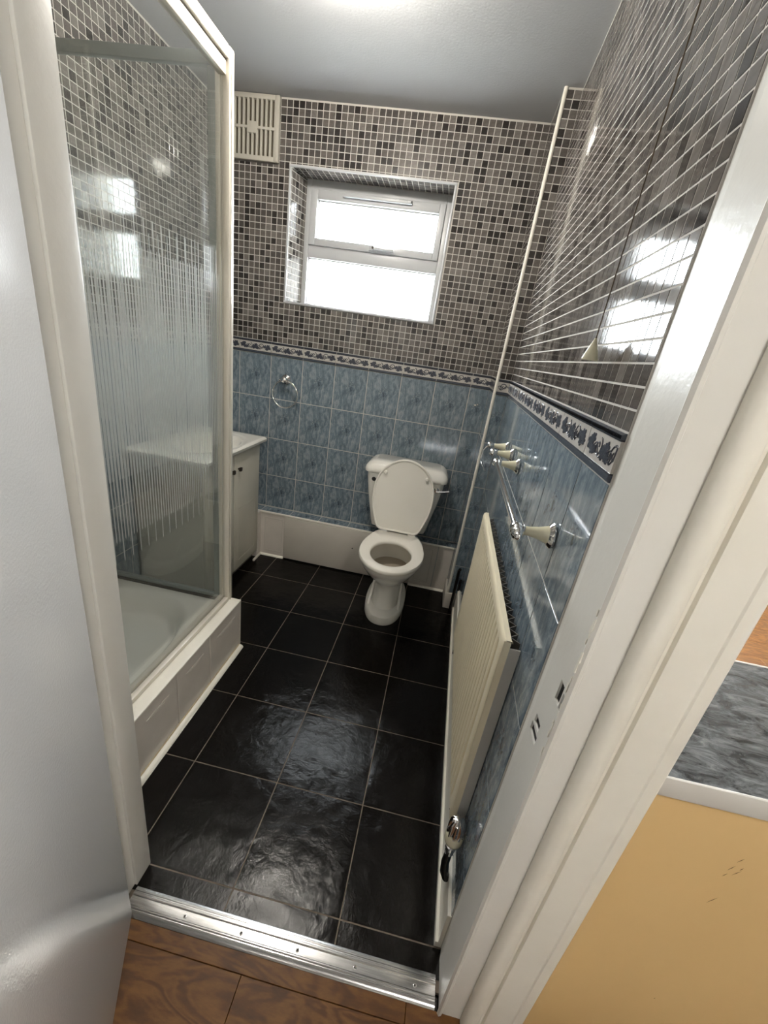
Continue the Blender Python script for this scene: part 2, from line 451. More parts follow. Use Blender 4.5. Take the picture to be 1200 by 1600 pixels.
MP = 0.0314      # mosaic pitch
def mosaic(parent, F, rects, limit=300, g=0.0034):
    rnd = random.Random(len(rects) * 31 + 5)
    nrm = F.to_3x3() @ Vector((0, 0, 1))
    items = []
    for r in rects:
        w, h = r[1] - r[0] - g, r[3] - r[2] - g
        if w < 0.004 or h < 0.004: continue
        c = ((r[0] + r[1]) / 2, (r[2] + r[3]) / 2)
        x = rnd.random(); k = 0
        while k < 4 and x > MOSW[k]: x -= MOSW[k]; k += 1
        tilt = (rnd.uniform(-.0018, .0018), rnd.uniform(-.0018, .0018))
        items.append((px_area(F @ Vector((c[0], c[1], 0)), min(w, h), nrm), c, w, h, k, tilt))
    items.sort(key=lambda a: -a[0])
    rest = MB()
    for i, (ar, c, w, h, k, tl) in enumerate(items):
        me = tile_mesh(w, h, 0.0018, 0.00025, MOS[k], 'm%d' % k)
        mt = F @ Matrix.Translation((c[0], c[1], -0.0011)) @ Matrix.Rotation(tl[0], 4, 'X') @ Matrix.Rotation(tl[1], 4, 'Y')
        if i < limit and ar > 0:
            inst('mosaic_tile', me, parent, mt)
        else:
            rest.add([mt @ v.co for v in me.vertices], [tuple(p.vertices) for p in me.polygons], k)
    if rest.v:
        rest.build('mosaic_field', MOS, parent, smooth=0, kind='stuff')

def blue_tiles(parent, F, rects, g=0.0042, name='wall_tile'):
    for r in rects:
        w, h = r[1] - r[0] - g, r[3] - r[2] - g
        if w < 0.004 or h < 0.004: continue
        me = tile_mesh(w, h, 0.0021, 0.0004, M['blue'], 'blue')
        inst(name, me, parent, F @ Matrix.Translation(((r[0] + r[1]) / 2, (r[2] + r[3]) / 2, -0.001)))

# ---- the moulded border tile with its vine
def border_mesh(w, h):
    k = ('b', round(w, 4))
    if k in _tile_cache: return _tile_cache[k]
    mb = MB(); a = w / 2 - 0.0016
    def strip(v0, v1, n0, n1, mi):
        mb.add([(-a, v0, 0), (a, v0, 0), (a, v1, 0), (-a, v1, 0), (-a, v0, n0), (a, v0, n0), (a, v1, n1), (-a, v1, n1)],
               [(4, 5, 6, 7), (0, 1, 5, 4), (1, 2, 6, 5), (2, 3, 7, 6), (3, 0, 4, 7)], mi)
    b = h / 2
    strip(-b + 0.0016, -b + 0.004, 0.004, 0.006, 1)
    strip(-b + 0.004, -b + 0.013, 0.0075, 0.0075, 1)
    strip(-b + 0.013, -b + 0.0155, 0.007, 0.0065, 2)
    strip(-b + 0.0155, b - 0.0135, 0.006, 0.006, 0)
    strip(b - 0.0135, b - 0.011, 0.0068, 0.0068, 2)
    strip(b - 0.011, b - 0.004, 0.008, 0.008, 1)
    n = max(2, int(w / 0.006))
    for i in range(n):     # the rope bead
        u = -a + (i + 0.5) * 2 * a / n
        d = a / n * 0.8
        mb.add([(u - d, b - 0.0105, 0.008), (u + d * .4, b - 0.0105, 0.0095), (u + d, b - 0.0045, 0.008), (u - d * .4, b - 0.0045, 0.0095)], [(0, 1, 2, 3)], 2)
    strip(b - 0.004, b - 0.0014, 0.007, 0.004, 1)
    _tile_cache[k] = mb.mesh('border_tile', [M['border_cream'], M['border_blue'], M['border_dark']], 0)
    return _tile_cache[k]

def vine_mesh(u0, u1):
    """leaf clusters and scrolls, kept inside u0..u1"""
    k = ('v', round(u0, 4), round(u1, 4))
    if k in _tile_cache: return _tile_cache[k]
    mb = MB()
    Z0, Z1 = 0.0058, 0.0072
    def poly(pts):
        if min(p[0] for p in pts) < u0 or max(p[0] for p in pts) > u1: return
        n = len(pts); c = (sum(p[0] for p in pts) / n, sum(p[1] for p in pts) / n)
        vs = [(p[0], p[1], Z0) for p in pts] + [(c[0] + (p[0] - c[0]) * .9, c[1] + (p[1] - c[1]) * .9, Z1) for p in pts] + [(c[0], c[1], Z1 + .0006)]
        mb.add(vs, [(i, (i + 1) % n, n + (i + 1) % n, n + i) for i in range(n)] + [(n + i, n + (i + 1) % n, 2 * n) for i in range(n)])
    def leaf(cx, cy, r, ang):
        pts = []
        for i in range(20):
            t = 2 * PI * i / 20
            rr = r * (0.62 + 0.38 * abs(math.cos(2.5 * t)))
            pts.append((cx + rr * math.cos(t + ang), cy + rr * math.sin(t + ang) * .85))
        poly(pts)
    def scroll(pts, wd):
        q = [p for p in pts if u0 + wd < p[0] < u1 - wd]
        if len(q) < 3: return
        vs = []; fs = []
        for i, p in enumerate(q):
            a = q[max(0, i - 1)]; b = q[min(len(q) - 1, i + 1)]
            tx, ty = b[0] - a[0], b[1] - a[1]; L = math.hypot(tx, ty) or 1
            nx, ny = -ty / L * wd, tx / L * wd
            vs += [(p[0] + nx, p[1] + ny, Z0), (p[0], p[1], Z1 + .0004), (p[0] - nx, p[1] - ny, Z0)]
        for i in range(len(q) - 1):
            fs += [(3 * i, 3 * i + 3, 3 * i + 4, 3 * i + 1), (3 * i + 1, 3 * i + 4, 3 * i + 5, 3 * i + 2)]
        mb.add(vs, fs)
    def spiral(cx, cy, r, t0, t1, n=26):
        return [(cx + r * (0.25 + 0.75 * i / n) * math.cos(t0 + (t1 - t0) * i / n), cy + r * (0.25 + 0.75 * i / n) * math.sin(t0 + (t1 - t0) * i / n)) for i in range(n + 1)]
    leaf(-.080, .002, 0.0175, .3); leaf(-.070, .011, 0.0121, 1.0); leaf(-.066, -.006, 0.0128, 2.0)
    for (gx, gy) in [(-.056, -.004), (-.052, -.009), (-.058, -.011), (-.050, -.002), (-.047, -.007)]:
        poly([(gx + .0042 * math.cos(2 * PI * i / 8), gy + .0042 * math.sin(2 * PI * i / 8)) for i in range(8)])
    scroll(spiral(-.036, .002, .017, 0, 7.5), .0022)
    scroll([(-.062 + .0045 * i, .010 * math.sin(i * .55) - .003) for i in range(33)], .0020)
    leaf(-.008, -.003, 0.0169, .7); leaf(.003, .008, 0.0121, .1); leaf(.012, -.007, 0.0128, 1.4)
    scroll(spiral(.040, .003, .0175, 2.2, 10.0), .0022)
    scroll(spiral(.022, -.005, .013, 3.2, 9.5), .0019)
    leaf(.062, .003, 0.0135, .2); leaf(.071, -.008, 0.0115, 1.1); leaf(.080, .006, 0.0149, .9); leaf(.089, -.004, 0.0101, .2)
    if not mb.v: return None
    _tile_cache[k] = mb.mesh('vine_motif', M['vine'], 40)
    return _tile_cache[k]

def borders(parent, F, u_edges, v0, h, lefts=None):
    """u_edges: list of (ua, ub, full_start)"""
    for (ua, ub, fs) in u_edges:
        wdt = ub - ua
        mt = F @ Matrix.Translation(((ua + ub) / 2, v0 + h / 2, -0.001))
        t = inst('border_tile', border_mesh(wdt, h), parent, mt)
        off = fs + 0.101 - (ua + ub) / 2          # where the motif's centre falls on a cut tile
        vm = vine_mesh(-wdt / 2 + .002 - off, wdt / 2 - .002 - off)
        if vm: inst('vine_motif', vm, t, Matrix.Translation((off, 0, 0)))

# ------------------------------------------------------------------ main dimensions
CEIL = 2.525
Z0 = 1.3115; BH = 0.077; ZB = Z0 + BH; RP = 0.2526
XL = -0.18; XB = 1.524; YB = -0.276
TH = 0.029
def xw(y): return 1.5465 + TH * (y + 1.88)
YIN = -1.89; YOUT = -2.006
JL = 0.700; JR = 1.545
WX0, WX1, WZ0, WZ1 = 0.275, 1.130, 1.619, 2.248     # window opening
WD = 0.14

# ------------------------------------------------------------------ structure: back wall
mb = MB()
mb.box(-0.45, WX0, 0, 0.26, 0, CEIL); mb.box(WX1, 1.80, 0, 0.26, 0, CEIL)
mb.box(WX0, WX1, 0, 0.26, 0, WZ0); mb.box(WX0, WX1, 0, 0.26, WZ1, CEIL)
mb.prism([(WX0, 0.0), (WX0 + 0.037, WD), (WX0 + 0.037, .26), (WX0, .26)], 'z', WZ0, WZ1)   # splayed left reveal
wall_back = mb.build('wall_back', M['grout'], smooth=0, kind='structure', label='back wall with grey mosaic over blue marbled tiles and a window', cat='wall')
FB = frame((0, 0, 0), (1, 0, 0), (0, 0, 1))
VENT = (-0.079, 0.205, 2.252, 2.523)
mosaic(wall_back, FB, cells(XL, XB, ZB, CEIL, MP, MP, XB - 54 * MP, ZB, holes=[(WX0 - .012, WX1 + .012, WZ0 - .012, WZ1 + .012), (VENT[0], VENT[1], VENT[2], 3)]))
ROWS = [Z0, Z0 - RP, Z0 - 2 * RP, Z0 - 3 * RP]
LZ = ROWS[3] - 0.2253          # ledge top 0.328
LD = 0.097
def blue_field(u0, u1, ou, pu, zlo, holes=()):
    out = []
    for j in range(6):
        a, b = Z0 - (j + 1) * RP, Z0 - j * RP
        if b <= zlo + .01: break
        out += cells(u0, u1, max(a, zlo), b, pu, 10, ou, max(a, zlo) - 1e-6, holes)
    return out
blue_tiles(wall_back, FB, blue_field(XL, XB, 0, .202, LZ))
borders(wall_back, FB, [(max(XL, i * .202), min(XB, (i + 1) * .202), i * .202) for i in range(-1, 8)], Z0, BH)
# reveals of the window
FT = frame((WX1, 0, WZ1), (-1, 0, 0), (0, 1, 0))
mosaic(wall_back, FT, cells(0, WX1 - WX0, 0, WD, MP, MP, 0, 0.008), limit=60)
FLr = frame((WX0, 0, 0), (0.037, WD, 0), (0, 0, 1))
mosaic(wall_back, FLr, cells(0, math.hypot(.037, WD), WZ0, WZ1, MP, MP, 0.008, ZB), limit=60)
FRr = frame((WX1, WD, 0), (0, -1, 0), (0, 0, 1))
mosaic(wall_back, FRr, cells(0, WD, WZ0, WZ1, MP, MP, 0, ZB), limit=0)
FS = frame((WX0, 0, WZ0), (1, 0, 0), (0, 1, 0))
mosaic(wall_back, FS, cells(0.0, WX1 - WX0, 0, WD, MP, MP, 0, 0.008), limit=0)
# white edge trim of the window opening
t = 0.011
mb = MB()
mb.box(WX0 - t, WX1 + t, -0.006, 0.006, WZ1, WZ1 + t, r=.002); mb.box(WX0 - t, WX1 + t, -0.006, 0.006, WZ0 - t, WZ0, r=.002)
mb.box(WX0 - t, WX0, -0.006, 0.006, WZ0, WZ1, r=.002); mb.box(WX1, WX1 + t, -0.006, 0.006, WZ0, WZ1, r=.002)
mb.build('trim_1', M['upvc'], kind='structure', label='white edge trim around the window opening', cat='trim')
mb = MB(); mb.box(-14, 14, 0.30, 24, -.5, -.4)  # unseen dark plane, added to cut the light rising onto the ceiling
mb.build('ground', mat('added_ground', srgb(96, 98, 84), 0.9, var=0.3, vscale=2), smooth=0, kind='structure', label='unseen dull ground added outside to cut upward light on the ceiling', cat='ground')
# small mastic blob / plugged screw hole on the blue tile beside the corner
mb = MB(); mb.lathe([(0.006, 0), (0.005, .002), (0.001, .003)], (1.462, -0.005, 1.216), (0, -1, 0), 8); mb.lathe([(0.004, 0), (0.003, .002), (0.001, .003)], (1.474, -0.005, 1.222), (0, -1, 0), 8)
mb.build('filler_patch', M['relief'], wall_back)

# ------------------------------------------------------------------ corner boxing (pipe duct)
mb = MB(); mb.box(XB, 1.70, YB, 0.0, 0, CEIL)
box_w = mb.build('wall_corner', M['grout'], smooth=0, kind='structure', label='narrow tiled pipe duct in the corner beside the toilet', cat='wall')
FX = frame((XB, YB, 0), (1, 0, 0), (0, 0, 1)); XWB = xw(YB)
wf = XWB - XB
mosaic(box_w, FX, cells(0.006, wf, ZB, CEIL, MP, MP, 0.006, ZB), limit=150)
blue_tiles(box_w, FX, blue_field(0.006, wf, 0.006 - .1, .202, 0.11))
borders(box_w, FX, [(0.006, wf, -0.101)], Z0, BH)
FY = frame((XB, 0, 0), (0, -1, 0), (0, 0, 1))
mosaic(box_w, FY, cells(0, -YB - .006, ZB, CEIL, MP, MP, 0, ZB), limit=140)
blue_tiles(box_w, FY, blue_field(0, -YB - .006, 0.0, .202, 0.11))
borders(box_w, FY, [(0, .202, 0), (.202, -YB - .006, .202)], Z0, BH)
mb = MB()
mb.tube([(XB + .002, YB + .002, .11), (XB + .002, YB + .002, CEIL)], 0.0085, 10)
mb.build('trim_2', M['cream_gloss'], kind='structure', label='white rounded corner bead running up the pipe duct', cat='trim')
mb = MB(); mb.box(XB - .012, XWB - .02, YB - .012, YB, 0, .108, r=.003); mb.box(XB - .012, XB, YB, -LD - .012, 0, .108, r=.003)
mb.build('baseboard_corner', M['white_panel'], kind='structure', label='short white skirting block at the foot of the pipe duct', cat='skirting')

# ------------------------------------------------------------------ right wall
mb = MB()
mb.prism([(XWB, YB), (1.72, YB), (1.72, YOUT), (xw(YIN), YIN)], 'z', 0, CEIL)
wall_right = mb.build('wall_right', M['grout'], smooth=0, kind='structure', label='long right wall with glossy grey mosaic over blue marbled tiles', cat='wall')
FR = frame((XWB, YB, 0), (-TH, -1, 0), (0, 0, 1))
UL = (YB - YIN) * math.sqrt(1 + TH * TH)
RPU = 0.2106
oR = (YB + 1.742) % RPU
mosaic(wall_right, FR, cells(0, UL, ZB, CEIL, MP, MP, UL % MP, ZB))
blue_tiles(wall_right, FR, blue_field(0, UL, oR, RPU, 0.14))
ed = []
i = -1
while oR + i * RPU < UL:
    a, b = max(0, oR + i * RPU), min(UL, oR + (i + 1) * RPU)
    if b - a > .01: ed.append((a, b, oR + i * RPU))
    i += 1
borders(wall_right, FR, ed, Z0, BH)
# skirting below, slightly tapering
mb = MB()
mb.prism([(xw(-.29) - .012, -.292), (xw(-.29), -.292), (xw(YIN), YIN), (xw(YIN) - .010, YIN)], 'z', 0, 0.148)
mb.prism([(xw(-.29) - .020, -.292), (xw(-.29) - .012, -.292), (xw(YIN) - .010, YIN), (xw(YIN) - .018, YIN)], 'z', 0, 0.022)
mb.build('baseboard_right', M['cream_gloss'], kind='structure', label='cream skirting board under the radiator', cat='skirting', smooth=0)

# ------------------------------------------------------------------ left wall
mb = MB(); mb.box(XL - .12, XL, YIN, 0, 0, CEIL)
wall_left = mb.build('wall_left', M['grout'], smooth=0, kind='structure', label='left wall of mosaic and blue tiles behind the shower glass', cat='wall')
FL = frame((XL, YIN, 0), (0, 1, 0), (0, 0, 1))
LL = -YIN
mosaic(wall_left, FL, cells(0, LL, ZB, CEIL, MP, MP, LL % MP, ZB))
blue_tiles(wall_left, FL, blue_field(0, LL, LL % .202, .202, 0.0))
borders(wall_left, FL, [(max(0, LL % .202 + i * .202), LL % .202 + (i + 1) * .202, LL % .202 + i * .202) for i in range(-1, 9)], Z0, BH)

# ------------------------------------------------------------------ ledge along the back wall
mb = MB(); mb.box(XL, XB, -LD + .004, 0, 0, LZ - .006)
ledge = mb.build('wall_ledge', M['grout_blue'], smooth=0, kind='structure', label='low boxed pipe ledge with blue tile top and white tiled front', cat='ledge')
FLt = frame((0, -LD, LZ - .006), (1, 0, 0), (0, 1, 0))
blue_tiles(ledge, FLt, cells(XL, XB, 0.008, LD, .202, 1, 0, -.2))
FLf = frame((0, -LD + .004, 0), (1, 0, 0), (0, 0, 1))
for (a, b) in [(-.18, .015), (.016, .214), (.215, .400), (1.27, 1.422), (1.427, 1.522)]:
    me = tile_mesh(b - a, LZ - .02, 0.006, 0.0012, M['white_tile'], 'wt')
    ti = inst('white_tile', me, ledge, FLf @ Matrix.Translation(((a + b) / 2, LZ / 2, 0)))
    if a > .2 and b < 1.45:
        rb = MB()
        hw, hh = (b - a) / 2 - .028, LZ / 2 - .045
        for (x0, x1, y0, y1) in [(-hw, hw, hh, hh + .005), (-hw, hw, -hh - .005, -hh), (-hw, -hw + .005, -hh, hh), (hw - .005, hw, -hh, hh)]:
            rb.box(x0, x1, y0, y1, .0055, .0078, r=.001, seg=1)
        rb.build('raised_border', M['relief'], ti)
mb = MB(); mb.box(.386, 1.266, -LD - .013, -LD + .002, .010, LZ - .010, r=.0015)
pn = mb.build('cover_panel', M['white_panel'], ledge)
for (x, z) in [(.864, .188), (.62, .12)]:
    if x > .8:
        q = MB(); q.lathe([(.0045, 0), (.0045, .0012), (.001, .0013)], (x, -LD - .0128, z), (0, -1, 0), 8); q.build('screw_hole', M['black'], pn)
mb = MB(); mb.box(XL, XB - .002, -LD - .010, -LD + .006, LZ - .008, LZ + .0015, r=.003)
mb.build('edge_bead', M['cream_gloss'], ledge)
mb = MB(); mb.prism([(-LD - .0, 0), (-LD - .014, 0), (-LD - .012, .006), (-LD - .006, .011), (-LD, .013)], 'x', .216, .386)
mb.prism([(-LD - .0, 0), (-LD - .014, 0), (-LD - .012, .006), (-LD - .006, .011), (-LD, .013)], 'x', 1.27, XB - .014)
mb.build('quadrant_strip', M['cream_gloss'], ledge, smooth=60)

# ------------------------------------------------------------------ front (door) wall with the opening
HEAD = 2.02
mb = MB()
mb.box(-1.2, JL - .03, YIN, YOUT, 0, 2.6); mb.box(JL - .03, 1.60, YIN, YOUT, HEAD + .03, 2.6)
mb.prism([(JR + .03, YOUT), (1.72, YOUT), (1.72, YIN), (JR + .03, YIN)], 'z', 0, 2.6)
mb.build('wall_front', M['plaster'], smooth=0, kind='structure', label='plastered wall holding the bathroom doorway', cat='wall')

# ------------------------------------------------------------------ ceiling and floors
mb = MB(); mb.box(XL - .12, 1.75, YIN, 0.26, CEIL, CEIL + .1)
mb.build('ceiling', M['ceiling'], smooth=0, kind='structure', label='plain white bathroom ceiling', cat='ceiling')
mb = MB(); mb.box(XL - .12, 1.75, -1.975, 0.26, -.08, -.0014)
floor = mb.build('floor', M['floor_grout'], smooth=0, kind='structure', label='bathroom floor of black riven slate tiles', cat='floor')
SP = 0.30838; FX0 = 0.34414; FY0 = -0.04194
nt_ = 0
for i in range(-2, 4):
    for j in range(0, 8):
        x0, x1 = FX0 + i * SP, FX0 + (i + 1) * SP
        y1, y0 = FY0 - (j - 1) * SP, FY0 - j * SP
        x0 = max(x0, XL); x1 = min(x1, 1.60); y0 = max(y0, -1.955); y1 = min(y1, -0.02)
        if x1 - x0 < .02 or y1 - y0 < .02: continue
        if x1 < .50 and y0 < -1.0 and y1 < -1.0: continue          # under the shower tray
        g = .0018
        x0 += g; x1 -= g; y0 += g; y1 -= g
        nx = max(3, int((x1 - x0) / .011)); ny = max(3, int((y1 - y0) / .011))
        cx, cy = (x0 + x1) / 2, (y0 + y1) / 2
        vs = []; off = Vector((i * 3.7, j * 5.1, 0))
        for b in range(ny + 1):
            for a in range(nx + 1):
                x = x0 + (x1 - x0) * a / nx; y = y0 + (y1 - y0) * b / ny
                e = min(x - x0, x1 - x, y - y0, y1 - y)
                p = Vector((x * 9, y * 9, 0)) + off
                hgt = noise.fractal(p, 0.8, 2.1, 5) * .0016 + max(0, noise.noise(p * .6 + Vector((9, 2, 4)))) * .0016
                k = min(1, e / .012)
                z = -.0003 + max(-.0006, hgt * .6) * k
                vs.append((x - cx, y - cy, min(z, .0012)))
        fs = [(b * (nx + 1) + a, b * (nx + 1) + a + 1, (b + 1) * (nx + 1) + a + 1, (b + 1) * (nx + 1) + a) for b in range(ny) for a in range(nx)]
        q = MB(); q.add(vs, fs)
        o = q.build('floor_tile', M['slate'], floor, smooth=60)
        o.location = (cx, cy, 0)
        nt_ += 1

# hall floor of laminate planks
HX0, HX1, HY0 = -1.2, 5.6, -4.6
mb = MB(); mb.box(HX0, HX1, HY0, -1.975, -.08, -.012); mb.box(1.80, HX1, -1.975, 1.55, -.08, -.012)
fh = mb.build('floor_hall', M['dark_pipe'], smooth=0, kind='structure', label='oak laminate floor outside the bathroom door', cat='floor')
ys = [-2.006, -2.044] + [-2.044 - .19 * k for k in range(1, 14)]
for k in range(len(ys) - 1):
    y1, y0 = ys[k], max(ys[k + 1], HY0)
    if y1 - y0 < .01: continue
    jx = {0: 1.466, 1: 1.062}.get(k, 0.3 + (k * .47) % 1.2)
    xs = [HX0] + [jx + 1.2 * n for n in range(-2, 3) if HX0 + .05 < jx + 1.2 * n < HX1 - .05] + [HX1]
    for a, b in zip(xs[:-1], xs[1:]):
        q = MB(); L, Wd = (b - a) / 2 - .0006, (y1 - y0) / 2 - .0006
        q.box(-L, L, -Wd, Wd, -.012, -.0005, r=.0008, seg=1)
        o = q.build('plank', M['laminate'], fh, smooth=0); o.location = ((a + b) / 2, (y0 + y1) / 2, 0)
for k in range(17):      # kitchen side, seen over the worktop
    y0, y1 = -1.62 + .19 * k, -1.62 + .19 * (k + 1)
    jx = 2.2 + (k * .53) % 1.2
    xs = [1.80] + [jx + 1.2 * n for n in range(0, 3)] + [HX1]
    for a, b in zip(xs[:-1], xs[1:]):
        q = MB(); L, Wd = (b - a) / 2 - .0006, (y1 - y0) / 2 - .0006
        if y1 > 1.5 or L < .02: continue
        q.box(-L, L, -Wd, Wd, -.012, -.0005, r=.0008, seg=1)
        o = q.build('plank', M['laminate'], fh, smooth=0); o.location = ((a + b) / 2, (y0 + y1) / 2, 0)

# hall shell
mb = MB(); mb.box(HX0 - .1, HX0, HY0, YIN, 0, 2.6); mb.build('wall_hall_left', M['plaster'], smooth=0, kind='structure', label='hall wall behind the open door', cat='wall')
mb = MB(); mb.box(HX1, HX1 + .1, HY0, 1.6, 0, 2.6); mb.build('wall_kitchen', M['plaster'], smooth=0, kind='structure', label='far kitchen wall outside the bathroom', cat='wall')
mb = MB(); mb.box(HX0, HX1, HY0 - .1, HY0, 0, 2.6); mb.build('wall_hall_rear', M['plaster'], smooth=0, kind='structure', label='hall wall facing the bathroom doorway', cat='wall')
KW = (3.45, 4.25, 1.45, 2.1)
mb = MB(); mb.box(1.72, KW[0], 1.5, 1.6, 0, 2.6); mb.box(KW[1], HX1, 1.5, 1.6, 0, 2.6); mb.box(KW[0], KW[1], 1.5, 1.6, 0, KW[2]); mb.box(KW[0], KW[1], 1.5, 1.6, KW[3], 2.6); mb.build('wall_kitchen_rear', M['plaster'], smooth=0, kind='structure', label='kitchen wall with a window opening beyond the worktop', cat='wall')
mb = MB(); mb.box(HX0, HX1, HY0, YIN, 2.5, 2.6); mb.box(1.80, HX1, YIN, 1.6, 2.5, 2.6); mb.build('ceiling_hall', M['ceiling'], smooth=0, kind='structure', label='white ceiling of the hall and kitchen', cat='ceiling')

# ------------------------------------------------------------------ door lining, stops and architrave
mb = MB()
mb.box(JL - .03, JL, YIN, YOUT, 0, HEAD)
mb.box(JL, JL + .008, YIN + .002, -1.943, 0, HEAD, r=.002)
mb.build('trim_3', M['white_gloss'], kind='structure', label='white painted door lining beside the open door', cat='door frame')
# right lining with latch cut-outs
hz = [(0.974, 1.012, -1.990, -1.972), (0.974, 1.004, -2.004, -1.993), (0.882, 0.899, -1.962, -1.934), (0.857, 0.875, -1.966, -1.928)]
mb = MB()
def lin(z0, z1, y0, y1): mb.box(JR, JR + .004, y0, y1, z0, z1)
zs = sorted(set([0, HEAD] + [h for q in hz for h in q[:2]]))
for za, zb in zip(zs[:-1], zs[1:]):
    cuts = sorted([(q[2], q[3]) for q in hz if q[0] <= za + 1e-6 and q[1] >= zb - 1e-6])
    y = YOUT
    for (a, b) in cuts:
        lin(za, zb, y, a); y = b
    lin(za, zb, y, -1.914)
mb.prism([(JR, -1.914), (JR + .004, -1.888), (JR + .03, -1.888), (JR + .03, -1.914)], 'z', 0, HEAD)
mb.box(JR + .016, JR + .05, YOUT, -1.90, 0, HEAD)
# the edge of the lining that faces the hall
mb.prism([(JR - .002, -2.004), (JR - .004, -2.009), (JR, -2.014), (JR + .006, -2.012), (JR + .009, -2.0075), (1.600, -2.0075), (1.600, -2.0)], 'z', 0, HEAD)
rl = mb.build('trim_4', M['white_gloss'], kind='structure', label='chipped white door lining with empty latch holes', cat='door frame', smooth=30)
mb = MB(); mb.box(JR + .004, JR + .016, YOUT + .001, -1.916, .83, 1.04)  # solid black box, stands in for the shade inside the latch holes
mb.build('latch_hole_shade', M['black'], rl, smooth=0)
rnd = random.Random(4)
mb = MB()
for k in range(26):     # chipped paint along the arris beside the latch
    z = .86 + .30 * rnd.random() ** 0.8; y = -2.0035 - .006 * rnd.random(); s = .0015 + .004 * rnd.random()
    mb.add([(JR - .0045, y - s * .5, z - s * 1.8), (JR - .0045, y + s * .4, z - s), (JR - .0048, y + s * .5, z + s * 1.4), (JR - .0045, y - s * .3, z + s * 2.2), (JR + .002, y, z)], [(0, 1, 4), (1, 2, 4), (2, 3, 4), (3, 0, 4), (0, 3, 2, 1)])
mb.build('paint_chip', M['cream_gloss'], rl, smooth=0)
mb = MB(); mb.box(JL - .03, JR + .03, YIN, YOUT, HEAD, HEAD + .03); mb.build('trim_5', M['white_gloss'], kind='structure', label='white head of the bathroom door frame', cat='door frame')
# architrave profile (x, y) extruded upwards
prof = [(1.597, -2.006), (1.5965, -2.016), (1.599, -2.022), (1.604, -2.027), (1.611, -2.0295), (1.619, -2.029), (1.626, -2.026), (1.631, -2.0205), (1.634, -2.0165), (1.639, -2.0155), (1.6405, -2.0225), (1.648, -2.0245),
        (1.690, -2.0255), (1.693, -2.0275), (1.710, -2.0275), (1.7135, -2.025), (1.7145, -2.018), (1.7145, -2.006)]
mb = MB(); mb.prism(prof, 'z', 0, HEAD + .07)
mb.build('trim_6', M['cream_gloss'], kind='structure', label='moulded cream architrave on the kitchen side of the doorway', cat='architrave', smooth=28)
mb = MB()
mb.box(JL - .09, JL - .012, YOUT, YOUT - .02, 0, HEAD + .07, r=.004); mb.box(JL - .09, 1.72, YOUT, YOUT - .02, HEAD + .012, HEAD + .085, r=.004)
mb.build('trim_7', M['cream_gloss'], kind='structure', label='white architrave behind the hinged edge of the door', cat='architrave')

# threshold strip
th = thing('threshold_strip', 'ribbed aluminium threshold strip between slate tiles and laminate', 'threshold strip', loc=(0, 0, 0))
prof = [(-1.944, -.002), (-1.9455, .0030), (-1.952, .0052), (-1.954, .0050), (-1.955, .0036), (-1.957, .0036), (-1.958, .0052), (-1.961, .0058), (-1.964, .0052), (-1.9655, .0038), (-1.975, .0042), (-1.9845, .0038), (-1.986, .0052), (-1.988, .0056), (-1.990, .0050), (-1.991, .0038), (-1.993, .0038), (-1.994, .0048), (-1.998, .0044), (-2.003, .0028), (-2.0065, .0), (-2.0065, -.002)]
mb = MB(); mb.prism(prof, 'x', JL + .012, JR - .010)
mb.build('strip', M['aluminium'], th, smooth=30)
for x in (.871, 1.027, 1.179, 1.330, 1.484):
    q = MB(); q.lathe([(.0045, 0), (.0045, .0007), (.0028, .0011)], (x, -1.976, .0041), (0, 0, 1), 12); q.lathe([(.002, 0), (.002, .0004)], (x, -1.976, .0051), (0, 0, 1), 8, mi=1)
    q.build('screw', [M['chrome'], M['black']], th)

# ------------------------------------------------------------------ the open door
dd = Vector((0.464, -0.886, 0)).normalized(); dn = Vector((0.886, 0.464, 0)).normalized()
door = thing('door_1', 'glossy white flush door standing open on the left', 'door', kind='structure', loc=(0.739, -2.0005, 0.0), rot=math.atan2(dd.y, dd.x))
mb = MB(); mb.box(0.0, .78, -.04, 0.0, .008, 1.99, r=.0025)
mb.build('door_leaf', M['door_gloss'], door)
for hz_ in (.25, 1.0, 1.75):
    q = MB(); q.tube([(-.005, -.043, hz_ - .05), (-.005, -.043, hz_ + .05)], .005, 10); q.build('hinge', M['chrome'], door)

# ------------------------------------------------------------------ window
win = thing('window_1', 'white plastic window with frosted panes and top-hung opener', 'window', kind='structure', loc=(0, 0, 0))
FY = WD
X0, X1 = WX0 + .037, WX1
mb = MB()
mb.box(X0, X0 + .028, FY, FY + .07, WZ0, WZ1, r=.003); mb.box(X1 - .034, X1, FY, FY + .07, WZ0, WZ1, r=.003)
mb.box(X0 + .028, X1 - .034, FY, FY + .07, WZ1 - .045, WZ1, r=.003); mb.box(X0 + .028, X1 - .034, FY, FY + .07, WZ0, WZ0 + .014, r=.003)
mb.box(X0 + .028, X1 - .034, FY, FY + .07, 1.875, 1.943, r=.003)
mb.build('window_frame', M['upvc'], win)
sx0, sx1, sz0, sz1 = X0 + .029, X1 - .035, 1.938, WZ1 - .045
gx0, gx1, gz0, gz1 = .381, 1.062, 1.974, 2.158
mb = MB()
mb.box(sx0, gx0, FY - .012, FY + .05, sz0, sz1, r=.004); mb.box(gx1, sx1, FY - .012, FY + .05, sz0, sz1, r=.004)
mb.box(gx0, gx1, FY - .012, FY + .05, gz1, sz1, r=.004); mb.box(gx0, gx1, FY - .012, FY + .05, sz0, gz0, r=.004)
sash = mb.build('opening_sash', M['upvc'], win)
mb = MB(); mb.box(gx0 - .005, gx1 + .005, FY + .018, FY + .024, gz0 - .005, gz1 + .005); mb.build('window_pane', M['pane'], sash, smooth=0)
